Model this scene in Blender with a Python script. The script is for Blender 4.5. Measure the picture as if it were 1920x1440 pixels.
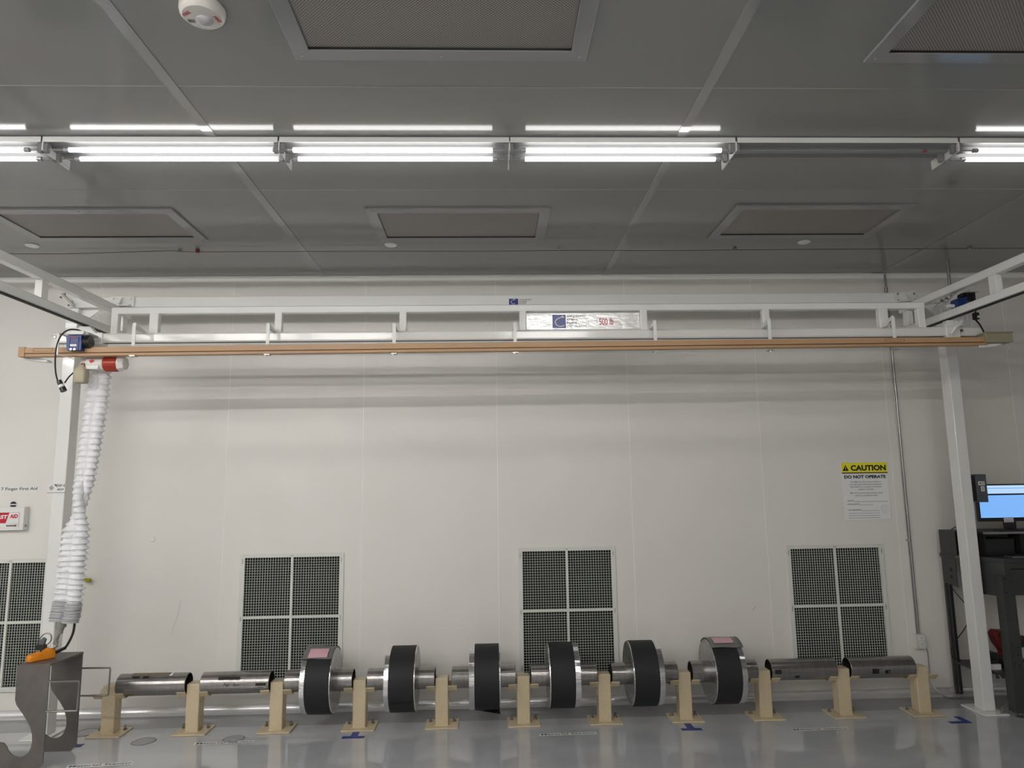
import bpy, bmesh, math, random
from mathutils import Vector, Matrix
random.seed(7)
for o in list(bpy.data.objects): bpy.data.objects.remove(o)
SC = bpy.context.scene
COL = SC.collection
PI = math.pi
# ------------------------------------------------------------ camera
CX, CD, CH = -0.0673, 6.4158, 1.9086           # position in the room
PITCH, YAW, ROLL, FPX = 0.14229, 0.032976, -0.014755, 1311.9
H = 3.863                                      # ceiling height
cy, sy = math.cos(YAW), math.sin(YAW)
cp, sp = math.cos(PITCH), math.sin(PITCH)
fw = Vector((sy*cp, cy*cp, sp)); rt = Vector((cy, -sy, 0)); up = rt.cross(fw)
r2 = rt*math.cos(ROLL) + up*math.sin(ROLL); u2 = up*math.cos(ROLL) - rt*math.sin(ROLL)
cam = bpy.data.cameras.new('camera'); co = bpy.data.objects.new('camera', cam); COL.objects.link(co)
cam.sensor_width = 36; cam.lens = FPX/1920*36; cam.clip_start = 0.05
M = Matrix((r2, u2, -fw)).transposed().to_4x4(); M.translation = Vector((CX, -CD, CH))
co.matrix_world = M
SC.camera = co
# ------------------------------------------------------------ world, exposure, light strength
w = bpy.data.worlds.new('world'); SC.world = w; w.use_nodes = True
w.node_tree.nodes['Background'].inputs[0].default_value = (.8, .85, 1, 1)
w.node_tree.nodes['Background'].inputs[1].default_value = 0.02
SC.view_settings.view_transform = 'Standard'; SC.view_settings.look = 'None'
SC.view_settings.gamma = 1; SC.view_settings.use_curve_mapping = False
EXPO = 1.88
SC.view_settings.exposure = EXPO
SC.cycles.use_denoising = True
SC.cycles.max_bounces = 8; SC.cycles.diffuse_bounces = 5; SC.cycles.glossy_bounces = 4
SC.cycles.sample_clamp_indirect = 4
TUBE = 2.1                                     # emission of the tubes in the nearest wall row
TUBE2 = 22.0                                   # tubes of the unseen rows further back, boosted to brighten the wall
# ------------------------------------------------------------ materials
def mat(name, col, rough=.5, metal=0, spec=.5, noise=None, bump=None, emit=None, coat=0, alpha=1):
    m = bpy.data.materials.new(name); m.use_nodes = True
    nt = m.node_tree; b = nt.nodes['Principled BSDF']
    b.inputs['Base Color'].default_value = (*col, 1)
    b.inputs['Roughness'].default_value = rough; b.inputs['Metallic'].default_value = metal
    b.inputs['Specular IOR Level'].default_value = spec
    b.inputs['Coat Weight'].default_value = coat
    if emit:
        b.inputs['Emission Color'].default_value = (*emit[0], 1); b.inputs['Emission Strength'].default_value = emit[1]
    if alpha < 1: b.inputs['Alpha'].default_value = alpha
    tc = None
    if noise or bump:
        tc = nt.nodes.new('ShaderNodeTexCoord')
    if noise:      # (scale xyz, amount, detail)
        sc3, amt, det = noise
        mp = nt.nodes.new('ShaderNodeMapping'); mp.inputs['Scale'].default_value = sc3
        n = nt.nodes.new('ShaderNodeTexNoise'); n.inputs['Scale'].default_value = 1; n.inputs['Detail'].default_value = det
        nt.links.new(tc.outputs['Object'], mp.inputs['Vector']); nt.links.new(mp.outputs[0], n.inputs['Vector'])
        r = nt.nodes.new('ShaderNodeMapRange'); r.inputs['From Min'].default_value = .3; r.inputs['From Max'].default_value = .7
        r.inputs['To Min'].default_value = 1-amt; r.inputs['To Max'].default_value = 1+amt
        nt.links.new(n.outputs['Fac'], r.inputs['Value'])
        mx = nt.nodes.new('ShaderNodeVectorMath'); mx.operation = 'SCALE'; mx.inputs[0].default_value = col
        nt.links.new(r.outputs[0], mx.inputs['Scale']); nt.links.new(mx.outputs[0], b.inputs['Base Color'])
    if bump:       # (scale xyz, strength, distance)
        sc3, st, di = bump
        mp = nt.nodes.new('ShaderNodeMapping'); mp.inputs['Scale'].default_value = sc3
        n = nt.nodes.new('ShaderNodeTexNoise'); n.inputs['Scale'].default_value = 1; n.inputs['Detail'].default_value = 3
        nt.links.new(tc.outputs['Object'], mp.inputs['Vector']); nt.links.new(mp.outputs[0], n.inputs['Vector'])
        bp = nt.nodes.new('ShaderNodeBump'); bp.inputs['Strength'].default_value = st; bp.inputs['Distance'].default_value = di
        nt.links.new(n.outputs['Fac'], bp.inputs['Height']); nt.links.new(bp.outputs[0], b.inputs['Normal'])
    return m
def s(v):   # srgb 0..255 -> linear
    def f(c):
        c /= 255
        return c/12.92 if c <= .04045 else ((c+.055)/1.055)**2.4
    return tuple(f(c) for c in v)
WALL = mat('wall_panel', (.80,.775,.735), .38, noise=((1.2,1.2,1.2), .02, 3), spec=.4)
CSEAM = mat('ceiling_seam', (.36,.36,.36), .4)
FRAMEM = mat('filter_frame', (.29,.29,.295), .10, spec=.7)
SEAM = mat('seam_strip', (.95,.94,.92), .3)
CEIL = mat('ceiling_panel', (.26,.26,.255), .12, noise=((.8,.8,.8), .03, 2), spec=.45)
CSTRIP = mat('ceiling_strip', (.36,.36,.36), .10, metal=.3)
FLOOR = mat('floor_epoxy', (.47,.485,.51), .07, noise=((1.5,2.5,1), .10, 5), bump=((1.1,1.1,1), .04, .02), spec=.5, coat=.6)
FSTRIP = mat('floor_edge', (.32,.325,.345), .2, noise=((2,4,1), .08, 4))
COVE = mat('cove_aluminium', (.80,.80,.81), .25, metal=.5)
WHITE = mat('white_gloss_paint', (.82,.82,.80), .12, coat=.5, bump=((20,20,16), .10, .003))
WHITE2 = mat('white_satin', (.8,.8,.78), .4)
TUBEM = mat('tube_glow', (1,1,1), .5, emit=((1,.985,.96), TUBE))
TUBEM2 = mat('tube_glow_bright', (1,1,1), .5, emit=((1,.98,.94), TUBE2))
TUBEOFF = mat('tube_end', (.45,.45,.46), .3, metal=.6)
HOUS = mat('fixture_enamel_shaded', (.26,.26,.265), .4)  # same paint as the lip, its shade put into a darker colour
DARK = mat('black_plastic', (.012,.012,.014), .35)
RUB = mat('black_rubber', (.01,.01,.01), .6)
CREAM = mat('cream_paint', (.60,.50,.335), .38, noise=((60,60,60), .05, 4), bump=((30,30,30), .08, .003))
STEEL = mat('bare_steel', (.31,.295,.285), .2, metal=.8, noise=((45,9,9), .14, 6), bump=((90,10,10), .02, .002))
STEELIN = mat('steel_inside', (.03,.028,.027), .6, metal=.4)
TOOL = mat('hot_rolled_steel', (.17,.155,.145), .5, metal=.6, noise=((9,9,9), .12, 5))
ROD = mat('steel_rod', (.30,.28,.26), .3, metal=.95)
FOIL = mat('aluminium_foil', (.84,.84,.85), .13, metal=1, bump=((3,40,40), .5, .006))
FOILF = mat('foil_face', (.52,.52,.53), .24, metal=1, bump=((30,34,34), .7, .012))
BLACKW = mat('black_web', (.018,.019,.021), .62, spec=.35)
FOAM = mat('grey_foam_sheet', (.17,.17,.165), .5)
PINK = mat('pink_tag', (.66,.40,.45), .7, noise=((150,400,150), .12, 2))
BROWN = mat('conductor_orange_brown', (.47,.29,.155), .5)
BROWND = mat('conductor_slot', s((84,48,28)), .6)
TANBOX = mat('tan_enclosure', (.33,.30,.20), .5)
BLUE = mat('motor_blue', (.006,.03,.17), .38)
REDP = mat('red_plastic', (.36,.032,.012), .35)
RED = mat('sign_red', s((196,14,40)), .5)
ORANGE = mat('orange_plastic', (.80,.26,.012), .35)
TANBAG = mat('chain_bag', s((182,174,150)), .6)
HOIST = mat('hoist_white', (.72,.70,.66), .3)
BELL = mat('sleeve_fabric', (.80,.80,.82), .38, noise=((30,30,60), .04, 3), bump=((40,40,25), .5, .012))
BELLG = mat('sleeve_cuff', (.42,.42,.43), .5, bump=((40,40,40), .5, .01))
TAPE = mat('blue_tape', s((34,56,140)), .45)
LABEL = mat('label_white', (.80,.80,.79), .5)
BLK = mat('print_black', (.008,.008,.008), .6)
YEL = mat('caution_yellow', (.86,.80,.03), .5)
PURP = mat('logo_blue', s((44,52,130)), .5)
PURPL = mat('logo_slate', s((110,116,165)), .5)
GRILLE = mat('grille_white', (.72,.73,.68), .5)
CELL = mat('eggcrate', (.66,.70,.64), .55)
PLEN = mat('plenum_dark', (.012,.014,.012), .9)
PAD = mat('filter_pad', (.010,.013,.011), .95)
CONDUIT = mat('galvanised_conduit', (.36,.36,.36), .3, metal=.85)
GREYD = mat('desk_grey', (.045,.046,.048), .45, noise=((8,8,8), .08, 4))
GREYE = mat('enclosure_grey', (.075,.09,.09), .45)
SCREEN = mat('screen_blue', (.1,.1,.1), .3, emit=(s((120,178,246)), 1.0/2**EXPO))
SCREENL = mat('screen_pale', (.1,.1,.1), .3, emit=(s((178,214,250)), 1.0/2**EXPO))
SCREEND = mat('screen_bar', (.02,.03,.08), .3)
PATCH = mat('floor_patch', (.33,.345,.365), .35, noise=((20,20,1), .1, 3))
PATCHE = mat('floor_patch_edge', (.17,.175,.18), .5)
ALARM = mat('alarm_white', (.70,.66,.62), .35)
LENS = mat('strobe_lens', (.85,.85,.88), .05, spec=.8); LENS.node_tree.nodes['Principled BSDF'].inputs['Transmission Weight'].default_value = .6
YG = mat('yellow_green_cap', s((150,150,30)), .45)
WIRE = mat('red_wire', (.045,.018,.016), .5)
BRASS = mat('zinc', (.5,.48,.44), .35, metal=.9)
SKIN = mat('wall_outlet', (.66,.65,.62), .4)
def perf():
    m = bpy.data.materials.new('perforated_sheet'); m.use_nodes = True; nt = m.node_tree; b = nt.nodes['Principled BSDF']
    b.inputs['Roughness'].default_value = .45
    tc = nt.nodes.new('ShaderNodeTexCoord'); sx = nt.nodes.new('ShaderNodeSeparateXYZ'); nt.links.new(tc.outputs['Object'], sx.inputs[0])
    k = 2*PI/.0150
    def sn(out):
        a = nt.nodes.new('ShaderNodeMath'); a.operation = 'MULTIPLY'; a.inputs[1].default_value = k; nt.links.new(out, a.inputs[0])
        c = nt.nodes.new('ShaderNodeMath'); c.operation = 'SINE'; nt.links.new(a.outputs[0], c.inputs[0]); return c.outputs[0]
    pr = nt.nodes.new('ShaderNodeMath'); pr.operation = 'MULTIPLY'; nt.links.new(sn(sx.outputs[0]), pr.inputs[0]); nt.links.new(sn(sx.outputs[1]), pr.inputs[1])
    r = nt.nodes.new('ShaderNodeMapRange'); r.inputs['From Min'].default_value = .15; r.inputs['From Max'].default_value = .55
    nt.links.new(pr.outputs[0], r.inputs['Value'])
    mx = nt.nodes.new('ShaderNodeMix'); mx.data_type = 'RGBA'; nt.links.new(r.outputs[0], mx.inputs['Factor'])
    mx.inputs['A'].default_value = (.33,.30,.28,1); mx.inputs['B'].default_value = (.05,.045,.04,1)
    nt.links.new(mx.outputs['Result'], b.inputs['Base Color'])
    return m
PERF = perf()
# ------------------------------------------------------------ mesh helpers
WL = {}
class MB:
    def __init__(self): self.bm = bmesh.new(); self.mats = []; self.mi = 0
    def m(self, material):
        if material not in self.mats: self.mats.append(material)
        self.mi = self.mats.index(material); return self
    def _f(self, vs, faces, smooth=False):
        bv = [self.bm.verts.new(v) for v in vs]
        for f in faces:
            try:
                fc = self.bm.faces.new([bv[i] for i in f]); fc.material_index = self.mi; fc.smooth = smooth
            except ValueError: pass
        return bv
    def box(self, x0, x1, y0, y1, z0, z1, mtx=None):
        v = [Vector((x, y, z)) for x in (x0, x1) for y in (y0, y1) for z in (z0, z1)]
        if mtx: v = [mtx @ p for p in v]
        self._f(v, [(0,1,3,2),(4,6,7,5),(0,4,5,1),(2,3,7,6),(0,2,6,4),(1,5,7,3)]); return self
    def bar(self, a, b, wd, th, upv=(0,0,1)):      # rectangular bar between two points
        a = Vector(a); b = Vector(b); d = (b-a).normalized(); u = Vector(upv); sd = d.cross(u)
        if sd.length < 1e-4: sd = d.cross(Vector((1,0,0)))
        sd.normalize(); u = sd.cross(d)
        v = [p + sd*i*wd/2 + u*j*th/2 for p in (a, b) for i in (-1, 1) for j in (-1, 1)]
        self._f(v, [(0,1,3,2),(4,6,7,5),(0,4,5,1),(2,3,7,6),(0,2,6,4),(1,5,7,3)]); return self
    def cyl(self, a, b, r, r1=None, n=24, cap=True, smooth=True):
        a = Vector(a); b = Vector(b); r1 = r if r1 is None else r1
        d = (b-a).normalized(); s1 = d.orthogonal().normalized(); s2 = d.cross(s1)
        v = [a + (s1*math.cos(t)+s2*math.sin(t))*r for t in [2*PI*i/n for i in range(n)]] + \
            [b + (s1*math.cos(t)+s2*math.sin(t))*r1 for t in [2*PI*i/n for i in range(n)]]
        bv = self._f(v, [(i, (i+1) % n, n+(i+1) % n, n+i) for i in range(n)], smooth)
        if cap:
            for ring in (list(reversed(bv[:n])), bv[n:]):
                try:
                    f = self.bm.faces.new(ring); f.material_index = self.mi
                except ValueError: pass
        return self
    def tube(self, pts, r, n=10, closed=False):
        pts = [Vector(p) for p in pts]; N = len(pts); rings = []
        u = None
        for i, p in enumerate(pts):
            d = (pts[(i+1) % N if closed else min(i+1, N-1)] - pts[i-1 if (closed or i > 0) else 0]).normalized()
            if u is None: u = d.orthogonal().normalized()
            u = (u - d*u.dot(d)).normalized(); s2 = d.cross(u)
            rr = r[i] if isinstance(r, (list, tuple)) else r
            rings.append([self.bm.verts.new(p + (u*math.cos(2*PI*k/n) + s2*math.sin(2*PI*k/n))*rr) for k in range(n)])
        for i in range(N if closed else N-1):
            A, B = rings[i], rings[(i+1) % N]
            for k in range(n):
                f = self.bm.faces.new((A[k], A[(k+1) % n], B[(k+1) % n], B[k])); f.smooth = True; f.material_index = self.mi
        if not closed:
            for ring in (list(reversed(rings[0])), rings[-1]):
                f = self.bm.faces.new(ring); f.material_index = self.mi
        return self
    def prism(self, poly, axis, a, b):     # polygon in the two other axes, extruded along axis
        def P(p, t):
            if axis == 'y': return (p[0], t, p[1])
            if axis == 'x': return (t, p[0], p[1])
            return (p[0], p[1], t)
        n = len(poly); v = [P(p, a) for p in poly] + [P(p, b) for p in poly]
        self._f(v, [tuple(range(n)), tuple(range(2*n-1, n-1, -1))] + [(i, n+i, n+(i+1) % n, (i+1) % n) for i in range(n)])
        return self
    def lathe(self, c, prof, axis='z', n=32):     # prof: (radius, height) list
        rings = []
        for r, h in prof:
            ring = []
            for k in range(n):
                t = 2*PI*k/n; x, y = r*math.cos(t), r*math.sin(t)
                v = (c[0]+x, c[1]+y, c[2]+h) if axis == 'z' else ((c[0]+h, c[1]+x, c[2]+y) if axis == 'x' else (c[0]+x, c[1]+h, c[2]+y))
                ring.append(self.bm.verts.new(v))
            rings.append(ring)
        for A, B in zip(rings, rings[1:]):
            for k in range(n):
                f = self.bm.faces.new((A[k], A[(k+1) % n], B[(k+1) % n], B[k])); f.smooth = True; f.material_index = self.mi
        return self
    def parts(self, name, material=None, parent=None, bevel=0, label=None):
        bm = self.bm; bm.verts.ensure_lookup_table(); bm.faces.ensure_lookup_table(); seen = set(); out = []
        bm.verts.index_update(); bm.faces.index_update()
        bmesh.ops.remove_doubles(bm, verts=bm.verts, dist=1e-7); bm.verts.ensure_lookup_table(); bm.verts.index_update()
        for v in bm.verts:
            if v.index in seen: continue
            st = [v]; comp = []; seen.add(v.index)
            while st:
                a = st.pop(); comp.append(a)
                for e in a.link_edges:
                    b = e.other_vert(a)
                    if b.index not in seen: seen.add(b.index); st.append(b)
            n_ = MB(); mp = {a.index: n_.bm.verts.new(a.co) for a in comp}; fs = {f for a in comp for f in a.link_faces}
            for f in fs:
                g = n_.bm.faces.new([mp[x.index] for x in f.verts]); g.smooth = f.smooth
            out.append(n_.build(name, material, parent, bevel))
        bm.free(); return out
    def build(self, name, material=None, parent=None, bevel=0, norm=True):
        bmesh.ops.remove_doubles(self.bm, verts=self.bm.verts, dist=1e-6)
        if norm: bmesh.ops.recalc_face_normals(self.bm, faces=self.bm.faces)
        off = WL.get(parent, Vector((0,0,0))) if parent else Vector((0,0,0))
        bmesh.ops.translate(self.bm, verts=self.bm.verts, vec=-off)
        me = bpy.data.meshes.new(name); self.bm.to_mesh(me); self.bm.free()
        for mm in (self.mats or [material]): me.materials.append(mm)
        try: me.set_sharp_from_angle(angle=math.radians(35))
        except Exception: pass
        o = bpy.data.objects.new(name, me); COL.objects.link(o)
        if parent: o.parent = parent
        WL[o] = off
        if bevel:
            md = o.modifiers.new('bevel', 'BEVEL'); md.width = bevel; md.segments = 2; md.limit_method = 'ANGLE'; md.angle_limit = math.radians(50)
            md.harden_normals = False
        return o
def B(*a): return MB().box(*a)
def thing(name, label, cat, loc=(0,0,0), group=None):
    o = bpy.data.objects.new(name, None); COL.objects.link(o); o.location = loc; o.empty_display_size = .1
    WL[o] = Vector(loc); o['label'] = label; o['category'] = cat
    if group: o['group'] = group
    return o
def tag(o, label, cat, group=None):
    o['label'] = label; o['category'] = cat
    if group: o['group'] = group
    return o
def struct(o): o['kind'] = 'structure'; return o
def smooth_path(pts, k=6):
    P = [Vector(p) for p in pts]; out = []
    for i in range(len(P)-1):
        p0, p1, p2, p3 = P[max(i-1,0)], P[i], P[i+1], P[min(i+2, len(P)-1)]
        for j in range(k):
            t = j/k
            out.append(.5*((2*p1)+(p2-p0)*t+(2*p0-5*p1+4*p2-p3)*t*t+(3*p1-p0-3*p2+p3)*t**3))
    return out + [P[-1]]
def text_mesh(body, x0, z0, wid, hei, bold=.0, shear=0):
    """letters as polygons in a plane, fitted to wid x hei with lower-left x0, z0 (returned as list of verts, faces)"""
    c = bpy.data.curves.new('t', 'FONT'); c.body = body; c.size = 1; c.offset = bold; c.shear = shear; c.resolution_u = 3
    o = bpy.data.objects.new('t', c); COL.objects.link(o)
    dg = bpy.context.evaluated_depsgraph_get(); dg.update()
    me = bpy.data.meshes.new_from_object(o.evaluated_get(dg))
    vs = [v.co.copy() for v in me.vertices]; fs = [tuple(p.vertices) for p in me.polygons]
    bpy.data.objects.remove(o); bpy.data.curves.remove(c); bpy.data.meshes.remove(me)
    if not vs: return [], []
    ax, bx = min(v.x for v in vs), max(v.x for v in vs); ay, by = min(v.y for v in vs), max(v.y for v in vs)
    return [((v.x-ax)/(bx-ax)*wid+x0, (v.y-ay)/(by-ay)*hei+z0) for v in vs], fs
def letters(name, items, mapping, material, parent, label=None):
    """items: (text, x, z, w, h, bold, shear); mapping (u, v) -> 3d point"""
    mb = MB()
    for it in items:
        t, x, z, wd, hh = it[:5]; bo = it[5] if len(it) > 5 else 0; sh = it[6] if len(it) > 6 else 0
        vs, fs = text_mesh(t, x, z, wd, hh, bo, sh)
        mb._f([mapping(u, v) for u, v in vs], fs)
    o = mb.build(name, material, parent, norm=False)
    if label: o['label'] = label
    return o
def on_wall(y): return lambda u, v: (u, y, v)
def copy_tree(root, loc, label, group):
    r = root.copy(); COL.objects.link(r); r.location = loc; r['label'] = label; r['group'] = group
    for ch in list(root.children):
        c = ch.copy(); COL.objects.link(c); c.parent = r
        for g in list(ch.children):
            d = g.copy(); COL.objects.link(d); d.parent = c
    return r
# ============================================================ THE ROOM
XL, XR, YF = -8.6, 8.0, -12.2
GR = [(-4.56, -3.965, .256, 1.290), (-2.240, -1.410, .256, 1.297), (.213, 1.011, .262, 1.310), (2.644, 3.462, .25, 1.290)]   # grille openings x0 x1 z0 z1
def wall_with_holes():
    mb = MB(); xs = sorted({XL, XR, *[g[0] for g in GR], *[g[1] for g in GR]}); zs = sorted({0, H, *[g[2] for g in GR], *[g[3] for g in GR]})
    for x0, x1 in zip(xs, xs[1:]):
        for z0, z1 in zip(zs, zs[1:]):
            cx, cz = (x0+x1)/2, (z0+z1)/2
            if any(g[0] < cx < g[1] and g[2] < cz < g[3] for g in GR): continue
            mb._f([(x0,0,z0),(x1,0,z0),(x1,0,z1),(x0,0,z1)], [(0,1,2,3)])
    return mb
struct(wall_with_holes().build('wall_back', WALL, norm=False))
struct(B(XL, XR, YF, .6, -.1, 0).build('floor', FLOOR))
struct(B(XL, XR, YF, .6, H, H+.1).build('ceiling', CEIL))
struct(B(XL-.1, XL, YF, .6, 0, H).build('wall_left', WALL))
struct(B(XR, XR+.1, YF, .6, 0, H).build('wall_right', WALL))
struct(B(XL, XR, YF-.1, YF, 0, H).build('wall_front', WALL))
n = 1
for k in range(-7, 6):                    # joints of the wall panels
    x = k*1.2192
    if any(g[0]-.05 < x < g[1]+.05 for g in GR): struct(B(x-.0022, x+.0022, -.002, .002, 1.36, H-.04).build('trim_%d' % n, SEAM))
    else: struct(B(x-.0022, x+.0022, -.002, .002, .06, H-.04).build('trim_%d' % n, SEAM))
    n += 1
# cove at the wall foot: concave aluminium quarter round
R = .052; prof = [(-R, 0.001)] + [(-R + (R-.004)*math.sin(t), .003 + R - R*math.cos(t)) for t in [PI/2*i/8 for i in range(1, 9)]] + [(-.004, .064), (-.001, .067), (0.02, .067), (.02, .001)]
c = MB().prism(prof, 'x', XL, XR).build('baseboard_back', COVE); struct(c)
struct(B(XL, XR, -.365, -R+.002, -.002, .0012).build('trim_%d' % n, FSTRIP)); n += 1
# crown angle at the wall head
struct(MB().prism([(0, H), (-.034, H), (-.034, H-.006), (-.012, H-.012), (-.006, H-.038), (0, H-.042)], 'x', XL, XR).build('trim_%d' % n, SEAM)); n += 1
# ceiling panel strips and joints
for x in (-6.9, -4.25, -1.606, 1.042, 3.705, 6.35):
    struct(B(x-.028, x+.028, YF, 0, H-.004, H+.001).build('trim_%d' % n, CSTRIP)); n += 1
for i in range(10):
    y = -.745 - 1.2192*i
    if i == 0: continue
    struct(B(XL, XR, y-.0025, y+.0025, H-.0015, H+.001).build('trim_%d' % n, CSEAM)); n += 1
# ============================================================ WALL GRILLES
gl = ['white egg-crate wall grille behind the left column and steel bracket', 'white egg-crate wall grille behind the leftmost dark reel',
      'white egg-crate wall grille in the middle of the wall behind the fourth reel', 'white egg-crate wall grille below the yellow caution sign']
for i, (x0, x1, z0, z1) in enumerate(GR):
    t = thing('wall_grille', gl[i], 'grille', ((x0+x1)/2, 0, z0), 'return air grilles low in the wall')
    f = MB(); b = .040; d0, d1 = -.010, .012
    f.box(x0-b, x0, d0, d1, z0-b, z1+b*.75).box(x1, x1+b, d0, d1, z0-b, z1+b*.75).box(x0, x1, d0, d1, z1, z1+b*.75).box(x0, x1, d0, d1, z0-b, z0)
    mx, mz = (x0+x1)/2, .787+(.008 if i == 2 else 0)
    f.box(mx-.011, mx+.011, d0+.001, d1, z0, z1).box(x0, mx-.011, d0+.001, d1, mz-.012, mz+.012).box(mx+.011, x1, d0+.001, d1, mz-.012, mz+.012)
    f.build('frame', GRILLE, t, bevel=.002)
    for (a0, a1) in ((x0, mx-.011), (mx+.011, x1)):
        for (c0, c1) in ((z0, mz-.012), (mz+.012, z1)):
            e = MB(); nx = round((a1-a0)/.0225); nz = round((c1-c0)/.0225); h = .00105
            for k in range(1, nx): xx = a0+(a1-a0)*k/nx; e.box(xx-h, xx+h, -.004, .002, c0, c1)
            for k in range(1, nz): zz = c0+(c1-c0)*k/nz; e.box(a0, a1, -.0035, .0015, zz-h, zz+h)
            e.build('egg_crate_core', CELL, t)
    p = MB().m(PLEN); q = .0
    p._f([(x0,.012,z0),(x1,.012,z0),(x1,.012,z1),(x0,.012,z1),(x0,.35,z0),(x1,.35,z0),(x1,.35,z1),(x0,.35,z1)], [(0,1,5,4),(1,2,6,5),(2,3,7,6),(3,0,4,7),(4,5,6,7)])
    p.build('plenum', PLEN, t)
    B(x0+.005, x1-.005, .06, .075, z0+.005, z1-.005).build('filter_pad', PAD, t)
    fc = MB()
    for zz in (z1-.03, (z0+z1)/2, z0+.05):
        for xx in (x0-.022, x1+.014): fc.box(xx, xx+.008, -.014, -.010, zz-.02, zz+.02)
    fc.box(mx-.012, mx+.012, -.014, -.010, z1+.012, z1+.02)
    fc.parts('catch', BRASS, t)
# ============================================================ CEILING FILTER GRILLES
cg = [(-3.53, -2.355, -1.585, -1.10, 'ceiling filter panel at the left, above the crane rail beam'), (-.860, .310, -1.585, -1.07, 'ceiling filter panel beyond the lights, above the middle of the crane'),
      (1.785, 2.950, -1.635, -1.11, 'ceiling filter panel beyond the lights at the right, above the unlit fixture side'), (-.862, .321, -4.02, -3.496, 'large ceiling filter panel nearest the camera at top centre'),
      (1.787, 2.96, -4.02, -3.495, 'ceiling filter panel cut off by the top right corner of the photo')]
for x0, x1, y0, y1, lb in cg:
    t = thing('ceiling_filter_panel', lb, 'ceiling filter', ((x0+x1)/2, (y0+y1)/2, H), 'perforated filter panels in the ceiling')
    b = .076; f = MB()
    z0, z1 = H-.014, H+.0
    f.prism([(x0-b, y0-b), (x1+b, y0-b), (x1, y0), (x0, y0)], 'z', z0, z1).prism([(x0-b, y1+b), (x0, y1), (x1, y1), (x1+b, y1+b)], 'z', z0, z1)
    f.prism([(x0-b, y0-b), (x0, y0), (x0, y1), (x0-b, y1+b)], 'z', z0, z1).prism([(x1+b, y0-b), (x1+b, y1+b), (x1, y1), (x1, y0)], 'z', z0, z1)
    f.build('frame', FRAMEM, t, bevel=.0015)
    B(x0+.004, x1-.004, y0+.004, y1-.008, H-.004, H-.001).build('perforated_face', PERF, t)
    B(x0, x1, y1-.0075, y1-.0005, H-.010, H-.0005).build('gap_strip', RUB, t)  # black strip standing in for the shaded gap along the far edge
    k = MB()
    for xx in (x0-.04, (x0+x1)/2, x1+.04):
        for yy in (y0-.04, y1+.04): k.cyl((xx, yy, H-.0165), (xx, yy, H-.014), .005, n=8)
    k.parts('screw', BRASS, t)
# ============================================================ FLUORESCENT FIXTURES
FZ = 3.795
def fixture(x, y, lab, lit=True, glow=None, off=0, length=1.301, blade=True, group='fluorescent fixtures in the row across the ceiling'):
    t = thing('fluorescent_fixture', lab, 'ceiling light', (x+length/2, y, H), group)
    yn, yf = y-.085, y+.115
    h = MB()   # shallow channel with a raised spine between the lamps
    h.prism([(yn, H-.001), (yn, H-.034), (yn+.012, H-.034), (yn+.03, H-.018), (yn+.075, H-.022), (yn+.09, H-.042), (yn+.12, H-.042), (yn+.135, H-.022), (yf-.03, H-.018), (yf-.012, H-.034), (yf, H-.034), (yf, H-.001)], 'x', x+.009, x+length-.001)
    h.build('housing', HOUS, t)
    B(x+.009, x+length-.001, yn-.002, yn, H-.036, H-.006).build('housing_lip', WHITE2, t)  # housing paint again, kept white as the lit side
    B(x+.0008, x+.0085, yn+.008, y+.175, FZ-.012, H-.024).build('divider_blade', WHITE2, t)
    for j, yy in enumerate((y+.0-.055+.0, y+.055)):
        yy = y - .055 + .11*j
        a, b_ = x+.10+off, x+1.225+off
        so = MB()
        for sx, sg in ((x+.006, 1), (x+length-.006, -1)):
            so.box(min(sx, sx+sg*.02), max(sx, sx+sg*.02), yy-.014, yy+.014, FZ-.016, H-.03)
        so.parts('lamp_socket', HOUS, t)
        if lit:
            MB().cyl((a, yy, FZ), (b_, yy, FZ), .0128, n=16).build('lamp_tube', glow or TUBEM, t)
            e = MB().cyl((a-.028, yy, FZ), (a-.0005, yy, FZ), .0125, n=14).cyl((b_+.0005, yy, FZ), (b_+.028, yy, FZ), .0125, n=14)
            for q0, q1 in ((x+.027, a-.028), (b_+.028, x+length-.027)):
                if q1 > q0 and False: e.cyl((q0, yy-.004, FZ), (q1, yy-.004, FZ), .002, n=6).cyl((q0, yy+.004, FZ), (q1, yy+.004, FZ), .002, n=6)
            e.parts('lamp_end_cap', TUBEOFF, t)
            for q0, q1 in ((x+.027, a-.028), (b_+.028, x+length-.027)):
                if q1 > q0: B(q0, q1, yy-.005, yy+.005, FZ-.002, FZ+.002).build('lamp_pin', TUBEOFF, t)
    if not lit:
        MB().cyl((x+1.16, y+.0, H-.042), (x+1.16, y+.0, H-.046), .012, n=16).build('starter_cap', REDP, t)
    return t
row = [(-6.443, 0, 'lit two-tube fixture beyond the left edge of the frame', True), (-5.142, 0, 'leftmost of the lit fixtures, off the left edge', True), (-3.841, -.03, 'lit two-tube fixture at the far left of the ceiling row', True), (-2.54, .04, 'lit two-tube fixture between the first and second divider blades', True),
       (-1.24, -.02, 'lit two-tube fixture just left of the middle of the row', True), (.057, .0, 'lit two-tube fixture just right of the middle of the row', True),
       (1.36, 0, 'unlit fixture with empty lamp sockets right of centre', False), (2.665, .03, 'lit two-tube fixture at the right edge beyond the unlit one', True)]
for x, off, lab, lit in row:
    fixture(x, -2.60, lab, lit, TUBEM, off)
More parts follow.
